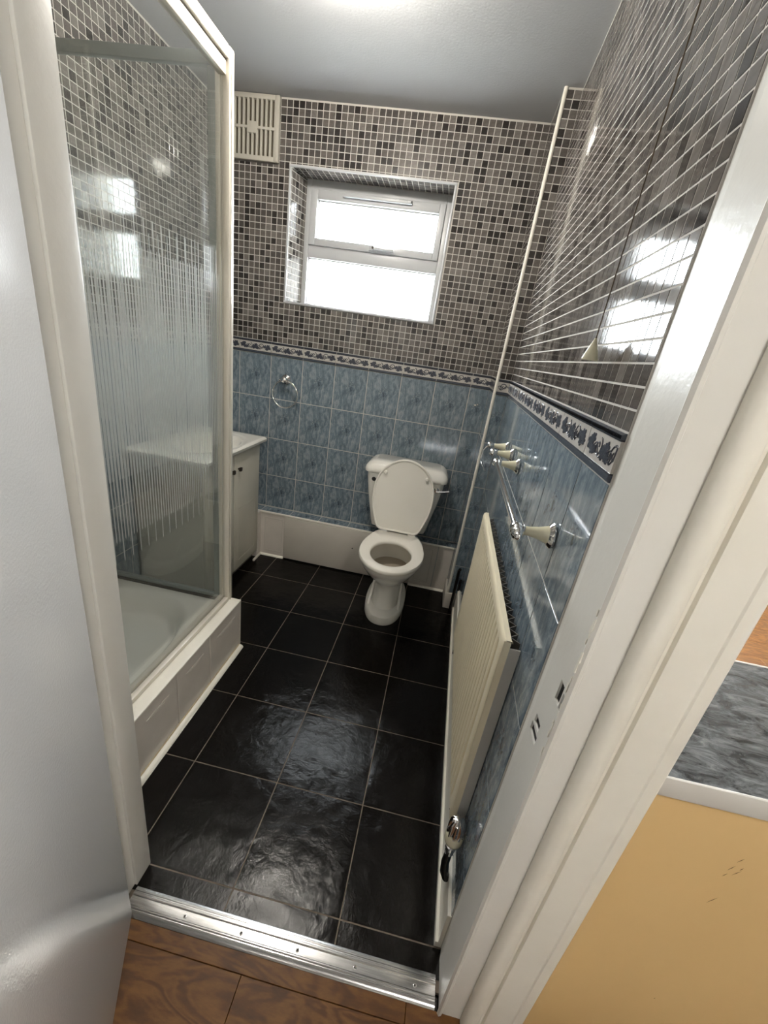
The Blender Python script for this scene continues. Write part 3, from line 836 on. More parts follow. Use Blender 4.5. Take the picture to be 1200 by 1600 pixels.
mb = MB(); mb.box(X0 + .026, X1 - .032, FY + .028, FY + .034, WZ0 + .012, 1.877); mb.build('window_pane', M['pane'], win, smooth=0)
gk = MB()
for (a, b, c, d) in [(gx0, gx1, gz0, gz1), (X0 + .028, X1 - .034, WZ0 + .014, 1.875)]:
    yk = FY + .016 if c > 1.9 else FY + .026
    for (p, q, r_, s) in [(a, b, d - .003, d), (a, b, c, c + .003), (a, a + .003, c, d), (b - .003, b, c, d)]:
        gk.box(p, q, yk - .004, yk + .006, r_, s)
gk.build('glazing_gasket', M['fin'], win, smooth=0)
mb = MB(); mb.box(.530, .912, FY - .032, FY - .012, 2.178, 2.197, r=.004); mb.box(.884, .905, FY - .036, FY - .031, 2.181, 2.194, r=.002)
tv = mb.build('trickle_vent', M['upvc'], win)
mb = MB(); mb.box(.907, .912, FY - .0335, FY - .03, 2.182, 2.193); mb.build('vent_slide', M['black'], tv, smooth=0)
mb = MB(); mb.box(.700, .755, FY - .022, FY - .012, 1.944, 1.968, r=.006); mb.box(.722, .845, FY - .040, FY - .026, 1.948, 1.962, r=.005); mb.lathe([(.010, 0), (.010, .018), (.006, .02)], (.727, FY - .02, 1.956), (0, -1, 0), 12)
hd = mb.build('window_handle', M['upvc'], win)
mb = MB(); mb.lathe([(.0065, 0), (.0055, .002)], (.727, FY - .040, 1.957), (0, -1, 0), 12); mb.build('lock_barrel', M['dark_knob'], hd)

# ------------------------------------------------------------------ extractor grille
vt = thing('extractor_vent', 'cream square extractor grille in the corner under the ceiling', 'vent', loc=(.063, 0, 2.388))
hw, hh = .142, .1355
D = .022
mb = MB(); mb.box(-hw, hw, -.006, -.001, -hh, hh - .001); mb.build('backing', M['vent_dark'], vt, smooth=0)
mb = MB()
mb.box(-hw, -hw + .022, -D, -.001, -hh, hh - .001, r=.003); mb.box(hw - .022, hw, -D, -.001, -hh, hh - .001, r=.003)
mb.box(-hw + .022, hw - .022, -D, -.001, hh - .022, hh - .001, r=.003); mb.box(-hw + .022, hw - .022, -D, -.001, -hh, -hh + .022, r=.003)
mb.box(-hw + .022, hw - .022, -D, -.006, -.006, .006, r=.002); mb.box(-.025, .025, -D - .001, -.006, -.024, .024, r=.003)
mb.build('grille_frame', M['plastic_vent'], vt)
sl = MB(); sl.box(-.0054, .0054, -D + .001, -.006, -hh + .020, hh - .020, r=.002, seg=1); slm = sl.mesh('slat', M['plastic_vent'])
for k in range(-5, 6):
    inst('slat', slm, vt, Matrix.Translation((k * .0240, 0, 0)))
# ------------------------------------------------------------------ towel ring
tr = thing('towel_ring', 'chrome towel ring hanging on the blue tiles above the vanity', 'towel ring', loc=(.306, -.005, 1.187))
mb = MB(); mb.lathe([(.028, 0), (.028, .005), (.021, .011), (.013, .017), (.012, .034), (.018, .040), (.016, .050), (.005, .056)], (0, 0, 0), (0, -1, 0), 20)
mb.build('mount', M['chrome'], tr)
mb = MB(); mb.tube([(-.026, -.042, -.006), (-.018, -.042, -.004), (.018, -.042, -.004), (.026, -.042, -.006)], [.008, .006, .006, .008], 10); mb.build('pivot', M['chrome'], tr)
mb = MB(); mb.tube([(.012 + .080 * math.sin(2 * PI * k / 40), -.040 - .008 * (1 - math.cos(2 * PI * k / 40)) * .5, -.084 + .080 * math.cos(2 * PI * k / 40)) for k in range(40)], .0056, 10, closed=True)
mb.build('ring', M['chrome'], tr, smooth=60)

# ------------------------------------------------------------------ toilet
TX = 1.155
toi = thing('toilet', 'white close-coupled toilet with the seat lid raised', 'toilet', loc=(TX, -.35, 0))
def ring(a, yb, yf, z, n=40, e=2.3, back=1.0):
    yc, b = (yb + yf) / 2, (yb - yf) / 2
    out = []
    for k in range(n):
        t = 2 * PI * k / n
        c, s = math.cos(t), math.sin(t)
        x = a * math.copysign(abs(c) ** (2 / e), c); y = b * math.copysign(abs(s) ** (2 / e), s)
        if s > 0: x *= (1 - (1 - back) * s ** 1.0)
        out.append((x, yc + y + .35, z))
    return out
mb = MB()
mb.loft([ring(.117, -.12, -.602, 0), ring(.119, -.12, -.610, .012), ring(.118, -.12, -.606, .052), ring(.112, -.12, -.592, .060), ring(.092, -.12, -.545, .066), ring(.088, -.12, -.528, .12),
         ring(.084, -.12, -.515, .175), ring(.090, -.12, -.525, .205), ring(.106, -.12, -.562, .235), ring(.130, -.12, -.618, .28), ring(.152, -.12, -.672, .325), ring(.168, -.12, -.712, .365),
         ring(.174, -.12, -.735, .392, back=.9), ring(.172, -.12, -.738, .408, back=.9), ring(.160, -.13, -.725, .414, back=.9),
         ring(.125, -.34, -.690, .413), ring(.122, -.35, -.688, .405), ring(.130, -.33, -.690, .375), ring(.126, -.31, -.650, .32), ring(.112, -.298, -.585, .275), ring(.085, -.30, -.50, .235), ring(.05, -.33, -.44, .2)], cap1=True)
pan = mb.build('pan', M['ceramic'], toi, smooth=50)
mb = MB(); r_ = ring(.118, -.300, -.603, .283); mb.add(r_ + [(0, -.1, .283)], [(i, (i + 1) % 40, 40) for i in range(40)]); mb.build('water', M['water'], pan, smooth=0)
# raised foot rib on the pedestal
for s in (-1, 1):
    mb = MB()
    mb.tube([(s * .080, -.03, .20), (s * .083, -.09, .14), (s * .088, -.13, .08), (s * .089, -.15, .055)], [.005, .008, .010, .010], 8)
    mb.build('pedestal_rib', M['ceramic'], pan, smooth=60)
def rrect(hw, y0, y1, z, r, n=6):
    pts = []
    for (cx, cy, a0) in [(hw - r, y1 - r, 0), (-hw + r, y1 - r, PI / 2), (-hw + r, y0 + r, PI), (hw - r, y0 + r, 1.5 * PI)]:
        for k in range(n + 1):
            a = a0 + k * PI / 2 / n
            pts.append((cx + r * math.cos(a), cy + r * math.sin(a), z))
    return pts
cxo = -.012
mb = MB()
R_ = [rrect(.168, .155, .335, .425, .03), rrect(.176, .15, .337, .45, .035), rrect(.19, .145, .338, .52, .035), rrect(.214, .138, .339, .64, .035), rrect(.229, .134, .340, .735, .035), rrect(.231, .134, .340, .772, .035)]
mb.loft([[(x + cxo, y, z) for (x, y, z) in r] for r in R_])
cis = mb.build('cistern', M['ceramic'], toi, smooth=50)
mb = MB()
R_ = [rrect(.233, .130, .341, .764, .036), rrect(.245, .122, .342, .769, .04), rrect(.247, .120, .342, .782, .04), rrect(.244, .124, .342, .800, .04), rrect(.230, .136, .341, .819, .04), rrect(.212, .148, .340, .832, .04), rrect(.196, .160, .338, .836, .035)]
mb.loft([[(x + cxo, y, z) for (x, y, z) in r] for r in R_])
mb.build('cistern_lid', M['ceramic'], toi, smooth=50)
mb = MB(); mb.lathe([(.0125, 0), (.0125, .003), (.009, .004), (.001, .002)], (-.196, .1335, .728), (0, -1, 0), 16); mb.build('overflow_plug', M['black'], cis)
mb = MB(); mb.lathe([(.016, 0), (.016, .006), (.010, .010), (.008, .022)], (.178, .137, .727), (0, -1, 0), 14); mb.tube([(.178, .112, .727), (.205, .108, .728), (.235, .106, .737), (.252, .106, .741)], [.007, .006, .006, .007], 10)
mb.build('flush_lever', M['chrome'], cis)
# seat and lid outlines
OUT = [(0, .105), (.012, .122), (.05, .135), (.15, .152), (.28, .170), (.42, .181), (.55, .182), (.66, .174), (.76, .158), (.85, .132), (.92, .100), (.965, .066), (.99, .034), (1.0, 0.0)]
def outline(sc, L, w=1.0):
    r = [(x * w, t * L) for t, x in OUT]
    l = [(-x, y) for x, y in r[::-1][1:]]
    return r + l
def smooth_ring(pts, n=56):
    # resample closed polygon
    P = pts + [pts[0]]; d = [0]
    for a, b in zip(P[:-1], P[1:]): d.append(d[-1] + math.hypot(b[0] - a[0], b[1] - a[1]))
    out = []
    for k in range(n):
        s = d[-1] * k / n; i = 0
        while d[i + 1] < s: i += 1
        f = (s - d[i]) / (d[i + 1] - d[i] or 1)
        out.append((P[i][0] + (P[i + 1][0] - P[i][0]) * f, P[i][1] + (P[i + 1][1] - P[i][1]) * f))
    return out
so = smooth_ring(outline(1, .480, .97))
def hole(k, n=56):
    # opening ring, ordered like the outer outline by angle about the hole centre
    a = math.atan2(so[k][1] - .272, so[k][0])
    return (.112 * math.cos(a), .272 + .145 * math.sin(a))
inner = [hole(k) for k in range(56)]
def SR(p2, sc, z, cy=.24): return [(x * sc, .065 - (cy + (y - cy) * sc), z) for x, y in p2]
mb = MB()
mb.loft([SR(inner, 1.0, .424, .272), SR(so, .985, .418), SR(so, 1.0, .424), SR(so, 1.0, .436), SR(so, .985, .442), SR(inner, 1.06, .444, .272), SR(inner, 1.0, .438, .272), SR(inner, .985, .430, .272), SR(inner, 1.0, .424, .272)], cap0=False, cap1=False)
mb.build('seat', M['plastic_seat'], toi, smooth=60)
lo = smooth_ring(outline(1, .440, 1.0))
lid = bpy.data.objects.new('seat_lid', None)
mb = MB()
def LR(sc, n_): return [(x * sc, n_, .20 + (y - .20) * sc) for x, y in lo]
mb.loft([LR(.935, .005), LR(.945, .001), LR(.962, -.0015), LR(.985, -.001), LR(1.0, .004), LR(1.0, .013), LR(.985, .018)], cap0=True, cap1=True)
lid = mb.build('seat_lid', M['plastic_seat'], toi, smooth=50)
lid.location = (-.007, .062, .446); lid.rotation_euler = (math.radians(-8.0), 0, 0)
for (x, z) in [(-.122, .345), (.122, .345)]:
    q = MB(); q.lathe([(.0115, 0), (.0115, .010), (.009, .0145), (.002, .016)], (x, .006, z), (0, -1, 0), 14); q.build('buffer', M['plastic_seat'], lid)
for x in (-.085, .085):
    q = MB(); q.tube([(x - .022, .066, .441), (x + .022, .066, .441)], .007, 10); q.lathe([(.013, 0), (.013, .012)], (x, .066, .423), (0, 0, 1), 12); q.build('hinge', M['chrome'], toi)

# ------------------------------------------------------------------ vanity
van = thing('vanity_unit', 'white two-door vanity cabinet against the left wall', 'vanity unit', loc=(.2, -.45, 0))
VX, VYb, VYf = .215 - .2, -.150 + .45, -.770 + .45
mb = MB(); mb.box(XL - .2 + .01, VX - .018, VYf, VYf + .016, .056, .806); mb.box(XL - .2 + .01, VX - .018, VYb - .016, VYb, .056, .806); mb.box(XL - .2 + .01, XL - .2 + .02, VYf, VYb, .056, .70); mb.box(XL - .2 + .01, VX - .018, VYf, VYb, .056, .074); mb.build('carcass', M['vanity'], van, smooth=0)
mb = MB(); mb.box(XL - .2 + .01, VX - .035, VYf + .01, VYb, 0, .056); mb.build('plinth', M['fin'], van, smooth=0)
for (a, b, kn) in [(VYf + .002, -.472 + .45, -.503 + .45), (-.468 + .45, VYb - .002, -.428 + .45)]:
    q = MB(); q.box(VX - .018, VX, a, b, .056, .796, r=.003)
    d = q.build('door', M['vanity'], van)
    q = MB(); y0, y1, z0, z1 = a + .045, b - .045, .11, .46
    for (p, r_, s, t_) in [(y0, y1, z0, z0 + .006), (y0, y1, z1 - .006, z1), (y0, y0 + .006, z0, z1), (y1 - .006, y1, z0, z1)]:
        q.box(VX - .001, VX + .0012, p, r_, s, t_, r=.0005, seg=1)
    q.build('panel_moulding', M['vanity'], d)
    q = MB(); q.box(VX + .008, VX + .022, kn - .011, kn + .011, .695, .717, r=.003); q.lathe([(.005, 0), (.005, .01)], (VX, kn, .706), (1, 0, 0), 10); q.build('knob', M['dark_knob'], d)
mb = MB(); mb.box(VX - .06, VX, VYb, -LD + .45, 0, LZ); mb.build('side_filler', M['white_tile'], van, smooth=0)
mb = MB(); mb.prism([(VX, 0), (VX + .010, 0), (VX + .009, .006), (VX + .005, .010), (VX, .012)], 'y', -.215 + .45, -LD + .45 - .006); mb.build('quadrant', M['white_panel'], van, smooth=60)
# one-piece basin top
bx0, bx1, by0, by1 = XL + .006, .243, -.790, -.112
bas = thing('basin', 'white one-piece basin top with stepped oval bowl on the vanity', 'basin', loc=(.03, -.45, .838))
NX, NY = 46, 60
vs = []; bc = (.055, -.45)
for j in range(NY + 1):
    for i in range(NX + 1):
        x = bx0 + (bx1 - bx0) * i / NX; y = by0 + (by1 - by0) * j / NY
        r = math.hypot((x - bc[0]) / .150, (y - bc[1]) / .235)
        z = .838
        if r < 1.16: z -= .004 * min(1, (1.16 - r) / .05)
        if r < 1.0:
            k = 1 - r; z -= .105 * (1 - max(0, 1 - k * 1.9) ** 2.4)
        e = min(bx1 - x, y - by0, by1 - y)
        if e < .014: z -= .012 * (1 - e / .014) ** 2
        vs.append((x - .03, y + .45, z - .838))
fs = [(j * (NX + 1) + i, j * (NX + 1) + i + 1, (j + 1) * (NX + 1) + i + 1, (j + 1) * (NX + 1) + i) for j in range(NY) for i in range(NX)]
mb = MB(); mb.add(vs, fs)
b0 = len(mb.v)
per = [(bx1, by0), (bx1, by1), (bx0, by1), (bx0, by0)]
mb.v += [(x - .03, y + .45, -.0125) for x, y in per] + [(x - .03 - .004 * (x > 0), y + .45, -.028) for x, y in per]
for i in range(4):
    j = (i + 1) % 4; mb.f.append((b0 + i, b0 + j, b0 + 4 + j, b0 + 4 + i)); mb.m.append(0)
mb.build('basin_top', M['ceramic'], bas, smooth=45)
mb = MB(); mb.lathe([(.022, 0), (.022, .003), (.012, .004)], (bc[0] - .03, bc[1] + .45, -.108), (0, 0, 1), 16); mb.build('plug_hole', M['chrome'], bas)

# ------------------------------------------------------------------ shower tray on its tiled plinth
KX, KZ, KY = .520, .268, -.990
tray = thing('shower_tray', 'white raised shower tray with tiled riser behind the glass', 'shower tray', loc=(.15, -1.45, 0))
TO = Vector((.15, -1.45, 0))
mb = MB(); mb.box(XL - TO.x, KX - TO.x - .006, YIN - TO.y, KY - TO.y, 0, .140); mb.box(.435 - TO.x, KX - TO.x - .006, YIN - TO.y, KY - TO.y, .14, KZ - .004)
mb.box(XL - TO.x, .44 - TO.x, KY - .03 - TO.y, KY - TO.y, .14, KZ)
mb.build('plinth', M['joint_grey'], tray, smooth=0)
NX, NY = 44, 60
vs = []
for j in range(NY + 1):
    for i in range(NX + 1):
        x = XL + .001 + (.452 - XL) * i / NX; y = YIN + .001 + (KY - .030 - YIN) * j / NY
        r = ((abs(x - .125) / .285) ** 2.6 + (abs(y + 1.45) / .405) ** 2.6) ** (1 / 2.6)
        z = .258
        if r < 1: z -= .085 * min(1, ((1 - r) / .16)) ** 1.4 if (1 - r) < .16 else .085 + .006 * (1 - r)
        e = min(.452 - x, KY - .004 - y)
        vs.append((x - TO.x, y - TO.y, z))
fs = [(j * (NX + 1) + i, j * (NX + 1) + i + 1, (j + 1) * (NX + 1) + i + 1, (j + 1) * (NX + 1) + i) for j in range(NY) for i in range(NX)]
mb = MB(); mb.add(vs, fs); mb.build('tray_basin', M['ceramic'], tray, smooth=60)
mb = MB(); mb.lathe([(.04, 0), (.04, .003), (.02, .005)], (-.02, -.0, .166), (0, 0, 1), 18); mb.build('waste', M['chrome'], tray)
js = [KY - .004, -1.2525, -1.4715, -1.690, YIN + .002]
FK = frame((KX - .006 - TO.x, KY - TO.y, 0), (0, -1, 0), (0, 0, 1))
FK = frame((KX - .006 - TO.x, 0, 0), (0, 1, 0), (0, 0, 1))
for a, b in zip(js[:-1], js[1:]):
    me = tile_mesh(a - b - .0055, KZ - .024, .006, .0012, M['white_tile'], 'wt')
    ti = inst('white_tile', me, tray, FK @ Matrix.Translation(((a + b) / 2 - TO.y, .014 + (KZ - .024) / 2, 0)))
    rb = MB(); hwk = (a - b) / 2
    if hwk > .09:
        rb.box(-hwk + .055, hwk - .05, .070, .073, .0055, .0072, r=.0008, seg=1); rb.box(-hwk + .075, hwk - .07, .062, .0645, .0055, .0070, r=.0008, seg=1)
        rb.build('embossed_line', M['relief'], ti)
mb = MB(); mb.box(.440 - TO.x, KX - TO.x + .003, YIN - TO.y + .002, KY - TO.y, KZ - .006, KZ, r=.002); mb.build('kerb_top', M['cream_gloss'], tray)
mb = MB(); mb.tube([(KX - TO.x - .001, KY - TO.y - .001, .012), (KX - TO.x - .001, KY - TO.y - .001, KZ)], .0035, 8); mb.build('corner_bead', M['relief'], tray)
mb = MB(); mb.prism([(KX - TO.x, 0), (KX - TO.x + .022, 0), (KX - TO.x + .020, .007), (KX - TO.x + .010, .013), (KX - TO.x, .015)], 'y', YIN - TO.y, KY - TO.y - .008); mb.build('floor_quadrant', M['cream_gloss'], tray, smooth=60)
mb = MB(); mb.box(KX - TO.x, KX - TO.x + .004, YIN - TO.y, KY - TO.y - .01, .013, .017); mb.build('mastic_line', M['mastic'], tray, smooth=0)

# ------------------------------------------------------------------ shower enclosure
enc = thing('shower_enclosure', 'framed glass shower screen with frosted vertical stripes', 'shower screen', loc=(.455, -1.0, KZ))
EO = Vector((.455, -1.0, KZ))
def eb(x0, x1, y0, y1, z0, z1, r=.003):
    q = MB(); q.box(x0 - EO.x, x1 - EO.x, y0 - EO.y, y1 - EO.y, z0 - EO.z, z1 - EO.z, r=r); return q
TZ = 2.198
q = eb(.446, .476, -1.016, -.984, KZ, TZ, .005); q.box(.430 - EO.x, .447 - EO.x, -1.020 - EO.y, -.990 - EO.y, 0, TZ - .02 - EO.z, r=.003)
q.box(.4755 - EO.x, .478 - EO.x, -1.006 - EO.y, -1.001 - EO.y, .0, TZ - .02 - EO.z)
q.build('corner_post', M['frame_white'], enc)
q = eb(.446, .474, YIN, -1.016, 2.166, TZ, .003); q.box(.440 - EO.x, .466 - EO.x, YIN - EO.y, -1.016 - EO.y, 2.128 - EO.z, 2.162 - EO.z, r=.003)
q.build('top_rail', M['frame_white'], enc)
q = eb(.434, .4525, YIN, -1.018, KZ, KZ + .030, .003); q.box(.4545 - EO.x, .476 - EO.x, YIN - EO.y, -1.018 - EO.y, 0, .020, r=.004)
q.build('bottom_rail', M['frame_white'], enc)
eb(XL + .002, .430, -1.012, -.990, 2.152, 2.184).build('end_rail', M['frame_inner'], enc)
eb(.400, .430, -1.012, -.990, KZ, 2.152).build('end_stile', M['frame_inner'], enc)
eb(XL + .002, .400, -1.012, -.990, KZ, KZ + .016).build('end_sill', M['frame_inner'], enc)
gf = eb(.4525, .4575, YIN + .002, -1.020, KZ + .012, 2.140, 0).build('front_glass', M['glass'], enc, smooth=0)
ge = eb(XL + .004, .402, -1.003, -.998, KZ + .010, 2.156, 0).build('end_glass', M['glass'], enc, smooth=0)
def stripes(n, u_of, P, zl0, zl1, zs0, zs1, pitch, first):
    mb = MB()
    for k in range(n):
        long_ = (k % 3 == first)
        za, zb = (zl0, zl1) if long_ else (zs0, zs1)
        c = u_of(k)
        zz = [za, za + .008, za + .18, 1.02, 1.22, 1.42, zb - .12, zb - .006, zb]
        ws = [.0004, .0018, .0022, .0036, .0050, .0036, .0021, .0016, .0004]
        vs = []
        for z, wd in zip(zz, ws): vs += [P(c - wd, z), P(c + wd, z)]
        mb.add(vs, [(2 * i, 2 * i + 1, 2 * i + 3, 2 * i + 2) for i in range(len(zz) - 1)])
    return mb
pit = .0341 / 3
st = stripes(74, lambda k: -1.615 + .0341 * 17 - k * pit, lambda u, z: (.4580 - EO.x, u - EO.y, z - EO.z), .772, 1.667, .838, 1.60, pit, 0)
st.build('frosted_stripes', M['stripe'], gf, smooth=0, kind='stuff')
st = stripes(51, lambda k: .377 - k * pit, lambda u, z: (u - EO.x, -1.0035 - EO.y, z - EO.z), .772, 1.700, .838, 1.63, pit, 0)
st.build('frosted_stripes', M['stripe'], ge, smooth=0, kind='stuff')
mb = MB(); mb.box(.453 - EO.x, .470 - EO.x, -1.05 - EO.y, -.99 - EO.y, .0002, .003, r=.001); mb.build('mastic_stain', M['mastic'], enc)

# ------------------------------------------------------------------ radiator
RO = Vector((1.505, -1.756, 0)); RD = Vector((1.519 - 1.505, -.95 + 1.756, 0)); RL = RD.length
rad = thing('radiator', 'cream fluted panel radiator on the right wall', 'radiator', loc=RO, rot=math.atan2(RD.y, RD.x) - PI / 2)
# local: y along the wall (0 near .. RL far), x outwards into the wall, z up
RZ0, RZ1 = .300, .906
prof = []
NF = 23; m0 = .036
fp = (RL - 2 * m0) / NF
prof.append((0.002, 0.0)); prof.append((0.0, .004)); prof.append((0.0, m0 * .6))
for k in range(NF):
    y = m0 + k * fp
    for (a, d) in [(0.0, .001), (.05, .009), (.12, .0135), (.32, .0135), (.40, .009), (.46, .001), (.58, -.0014), (.73, -.002), (.88, -.0014)]:
        prof.append((d, y + a * fp))
prof.append((0.0, RL - m0 * .6)); prof.append((0.0, RL - .004)); prof.append((.002, RL))
zl = [(RZ0 + .004, 1, .006), (RZ0 + .012, 0, .001), (RZ0 + .03, 0, 0), (RZ0 + .05, 1, 0), (RZ1 - .05, 1, 0), (RZ1 - .03, 0, 0), (RZ1 - .012, 0, .0), (RZ1 - .004, 0, .002), (RZ1, 0, .006), (RZ1, 0, .018), (RZ1 - .006, 0, .020)]
vs = []
for (z, fl, off) in zl:
    for (d, y) in prof: vs.append(((d if fl else (0.002 if y in (0.0, RL) else 0)) + off, y, z))
n = len(prof)
fs = [(j * n + i, j * n + i + 1, (j + 1) * n + i + 1, (j + 1) * n + i) for j in range(len(zl) - 1) for i in range(n - 1)]
mb = MB(); mb.add(vs, fs)
mb.box(.0165, .018, .0005, RL - .0005, RZ0 + .004, RZ1 - .004); mb.box(.0025, .018, .0003, .0016, RZ0 + .004, RZ1 - .003); mb.box(.0025, .018, RL - .0016, RL - .0003, RZ0 + .004, RZ1 - .003)
mb.build('front_panel', M['radiator'], rad, smooth=40)
pts = []
nz = 46
for k in range(nz + 1): pts.append((.021 if k % 2 else .040, .02 + (RL - .04) * k / nz))
mb = MB()
vs = [(x, y, RZ0 + .03) for x, y in pts] + [(x, y, RZ1 - .014) for x, y in pts] + [(x + .003, y, RZ0 + .03) for x, y in pts] + [(x + .003, y, RZ1 - .014) for x, y in pts]
N_ = nz + 1
fs = [(i, i + 1, N_ + i + 1, N_ + i) for i in range(nz)] + [(2 * N_ + i, 2 * N_ + i + 1, 3 * N_ + i + 1, 3 * N_ + i) for i in range(nz)] + [(N_ + i, N_ + i + 1, 3 * N_ + i + 1, 3 * N_ + i) for i in range(nz)]
mb.add(vs, fs); mb.build('convector_fins', M['fin'], rad, smooth=0)
for (a_, b_) in ((.001, .004), (RL - .004, RL - .001)):
    mb = MB(); mb.box(.018, .042, a_, b_, RZ0 + .02, RZ1 - .02); mb.build('end_cover', M['radiator_side'], rad, smooth=0)
for y in (.12, RL - .12):
    mb = MB(); mb.box(.038, .044, y - .015, y + .015, RZ0 + .1, RZ1 - .1); mb.build('bracket', M['radiator_side'], rad, smooth=0)
# valve at the near end
vv = MB(); vx, vy = .018, -.036
vv.lathe([(.010, 0), (.012, .004), (.012, .020), (.014, .022), (.014, .034), (.011, .036), (.011, .052)], (vx, vy, .226), (0, 0, 1), 16)
vv.tube([(vx, vy + .008, .262), (vx, .004, .300), (vx - .01, .02, .32)], .009, 10)
valve = vv.build('valve_body', M['chrome'], rad)
q = MB(); q.lathe([(.017, 0), (.0225, .005), (.0245, .014), (.0245, .032), (.023, .037)], (vx, vy, .276), (0, 0, 1), 20); q.build('valve_collar', M['cream_knob'], valve)
q = MB()
ringz = [(.0232, .312), (.0236, .330), (.0215, .350), (.0150, .362), (.005, .366)]
rr = []
for (r, z) in ringz:
    rr.append([(vx + r * (1 if k % 4 < 2 else .86) * math.cos(2 * PI * k / 40), vy + r * (1 if k % 4 < 2 else .86) * math.sin(2 * PI * k / 40), z) for k in range(40)])
q.loft(rr); q.build('valve_cap', M['chrome'], valve)
q = MB(); q.tube([(vx, vy, .228), (vx - .002, vy - .002, .19), (vx + .002, vy - .006, .155), (vx + .012, vy - .006, .132)], [.010, .011, .012, .012], 12); q.build('pipe_tail', M['dark_pipe'], rad)
q = MB(); q.tube([(.03, RL - .01, .33), (.03, RL + .03, .33), (.032, RL + .04, .25), (.034, RL + .05, .16)], .009, 10); q.lathe([(.014, 0), (.014, .05), (.010, .06)], (.03, RL + .03, .30), (0, 0, 1), 14); q.build('lockshield_valve', M['dark_pipe'], rad)
# pipes dropping beside the duct
pp = MB(); pp.tube([(XWB - .034, YB - .03, .002), (XWB - .034, YB - .03, .29), (XWB - .032, YB - .05, .305)], .009, 10)
pp.build('heating_pipe', M['dark_pipe'], label='taller dark heating pipe at the foot of the duct', cat='pipe')
pp = MB(); pp.tube([(XWB - .0125, YB - .026, .15), (XWB - .0125, YB - .026, .22), (XWB - .013, YB - .06, .24)], .007, 10)
pp.build('heating_pipe', M['dark_pipe'], label='shorter dark heating pipe above the skirting next to the duct', cat='pipe')

# ------------------------------------------------------------------ towel rail and roll holder on the right wall
def wall_post(parent, yk, z, nk, origin, big=1.0):
    """cream porcelain cone on a chrome flange with a chrome ball, standing off the right wall"""
    base = Vector((xw(yk) - .004, yk, z)) - origin
    ax = Vector((-1, TH, 0)).normalized()
    q = MB(); q.lathe([(.027, 0), (.027, .003), (.023, .007), (.019, .010)], base, ax, 22); q.build('flange', M['chrome'], parent)
    q = MB(); q.lathe([(.019, .009), (.0165, .016), (.0125, .030), (.0098, .045), (.0090, .056)], base, ax, 20); q.build('porcelain_cone', M['cream_knob'], parent, smooth=60)
    q = MB(); q.lathe([(.0095, .055), (.012, .058), (.012, .061)], base, ax, 18)
    c = base + ax * nk
    q.lathe([(.003, -.021), (.009, -.019), (.011, -.014), (.0135, -.008), (.0145, 0), (.0135, .008), (.011, .014), (.009, .019), (.003, .021)], c, (TH, 1, 0), 16)
    q.build('joint', M['chrome'], parent, smooth=60)
    return c
NK = .072
rail = thing('towel_rail', 'long chrome towel rail with cream posts above the radiator', 'towel rail', loc=(xw(-1.4), -1.4, 1.149))
ro = Vector((xw(-1.4), -1.4, 1.149))
c1 = wall_post(rail, -1.716, 1.149, NK, ro); c2 = wall_post(rail, -1.128, 1.149, NK, ro)
q = MB(); q.tube([c1, c2], .0085, 14); q.build('bar', M['chrome'], rail, smooth=60)
q = MB(); dv = (c1 - c2).normalized(); q.lathe([(.009, .018), (.013, .022), (.0135, .027), (.009, .033), (.006, .036), (.0085, .041), (.006, .046), (.001, .048)], c1, dv, 16); q.build('end_finial', M['chrome'], rail, smooth=60)
rh = thing('roll_holder', 'small chrome toilet roll holder with two cream posts on the far right wall', 'roll holder', loc=(xw(-.85), -.85, 1.148))
ro = Vector((xw(-.85), -.85, 1.148))
c3 = wall_post(rh, -.944, 1.146, NK, ro); c4 = wall_post(rh, -.771, 1.140, NK, ro)
q = MB(); a = c4; q.tube([a + Vector((-.004, .016, -.004)), a + Vector((-.020, .016, -.03)), a + Vector((-.022, .010, -.07)), a + Vector((-.018, -.03, -.082)), a + Vector((-.012, -.12, -.082))], .0035, 8)
q.build('roll_arm', M['chrome'], rh, smooth=60)

# ------------------------------------------------------------------ pull cord
cy_ = -1.690; cxp = xw(cy_) - .030
pc = thing('pull_cord', 'thin pull cord with a cream bell weight beside the mosaic', 'pull cord', loc=(cxp, cy_, 1.482))
q = MB(); q.lathe([(.0135, 0), (.0138, .003), (.0105, .014), (.006, .026), (.0028, .034), (.0022, .037)], (0, 0, 0), (0, 0, 1), 18); q.build('bell_weight', M['cream_knob'], pc, smooth=60)
q = MB(); q.tube([(0, 0, .034), (0, 0, CEIL - 1.482 - .02)], .0012, 6); q.build('cord', M['cord'], pc)
q = MB(); q.lathe([(.04, 0), (.04, .018)], (0, 0, CEIL - 1.482 - .018), (0, 0, 1), 20); q.build('ceiling_switch', M['upvc'], pc)

# ------------------------------------------------------------------ lamps
lp = thing('ceiling_lamp', 'warm globe lamp on the bathroom ceiling above the toilet approach', 'lamp', loc=(.76, -.94, CEIL))
q = MB(); q.lathe([(.030, -.036), (.104, -.032), (.106, -.026), (.070, 0)], (0, 0, 0), (0, 0, 1), 24); q.build('shield_rose', M['upvc'], lp)  # flared wide to shield the ceiling from the globe's light
q = MB(); q.lathe([(.012, -.106), (.030, -.101), (.042, -.089), (.047, -.073), (.044, -.053), (.036, -.040), (.030, -.034)], (0, 0, 0), (0, 0, 1), 24); q.build('globe', M['lamp'], lp, smooth=80)
hl = thing('hall_lamp', 'round white lamp on the hall ceiling behind the viewer', 'lamp', loc=(1.9, -3.2, 2.5))
q = MB(); q.lathe([(.17, -.012), (.17, 0)], (0, 0, 0), (0, 0, 1), 28); q.build('base', M['upvc'], hl)
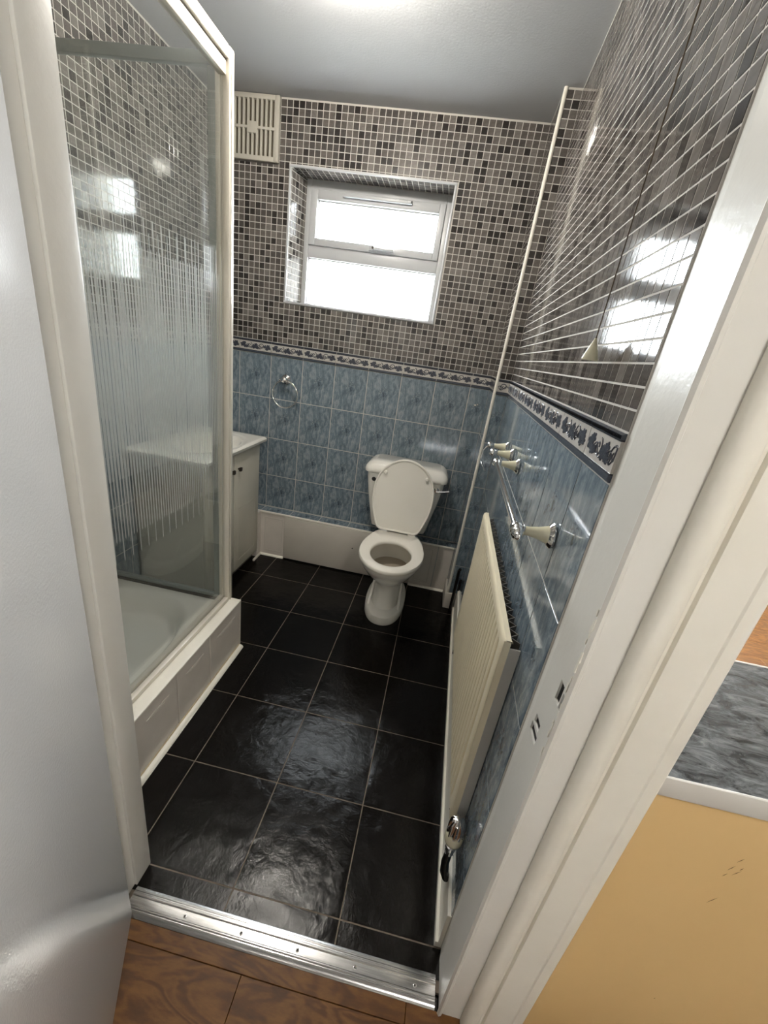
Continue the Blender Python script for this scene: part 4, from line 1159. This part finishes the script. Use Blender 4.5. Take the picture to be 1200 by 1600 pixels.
q = MB(); q.lathe([(.02, -.085), (.08, -.078), (.13, -.058), (.155, -.03), (.16, -.012)], (0, 0, 0), (0, 0, 1), 28); q.build('diffuser', M['hall_lamp'], hl, smooth=80)

# ------------------------------------------------------------------ kitchen corner seen past the architrave
cab = thing('base_cabinet', 'beige panelled end of the kitchen counter beside the doorway', 'cabinet', loc=(2.3, -1.8, 0))
q = MB(); q.box(1.722 - 2.3, 3.2 - 2.3, -1.996 + 1.8, -1.978 + 1.8, 0, .862); bp = q.build('end_panel', M['beige'], cab, smooth=0)
q = MB(); q.box(1.73 - 2.3, 3.2 - 2.3, -1.978 + 1.8, -1.66 + 1.8, 0, .86); q.build('carcass', M['edge_white'], cab, smooth=0)
for (x, z, l, a) in [(1.911, .748, .016, .5), (1.906, .725, .018, .45), (1.918, .716, .020, .55), (1.921, .728, .010, .4), (1.913, .633, .026, .5), (1.943, .288, .005, .3), (1.904, .705, .012, .5)]:
    q = MB(); dx, dz = math.sin(a) * l / 2, math.cos(a) * l / 2
    q.add([(x - dx - 2.3, -.1965, z - dz), (x + .0009 - 2.3, -.1965, z), (x + dx - 2.3, -.1965, z + dz), (x - .0009 - 2.3, -.1965, z)], [(0, 1, 2, 3)]); q.add([(x - dx - 2.3, -.196, z - dz), (x + dx - 2.3, -.196, z + dz), (x - 2.3, -.1955, z)], [(0, 1, 2)])
    q.build('scuff_mark', M['scuff'], bp, smooth=0)
wt = thing('worktop', 'dark slate-effect kitchen worktop with a pale edge strip', 'worktop', loc=(2.3, -1.8, .9))
q = MB(); q.box(1.722 - 2.3, 3.2 - 2.3, -2.002 + 1.8, -1.64 + 1.8, -.038, 0); q.build('top', M['worktop'], wt, smooth=0)
q = MB(); q.box(1.722 - 2.3, 3.2 - 2.3, -2.007 + 1.8, -2.002 + 1.8, -.039, .0005, r=.0012); q.build('edge_strip', M['edge_white'], wt)
q = MB(); q.box(1.722 - 2.3, 3.2 - 2.3, -1.64 + 1.8, -1.634 + 1.8, -.039, .0012, r=.0012); q.build('rear_edge_strip', M['edge_white'], wt)
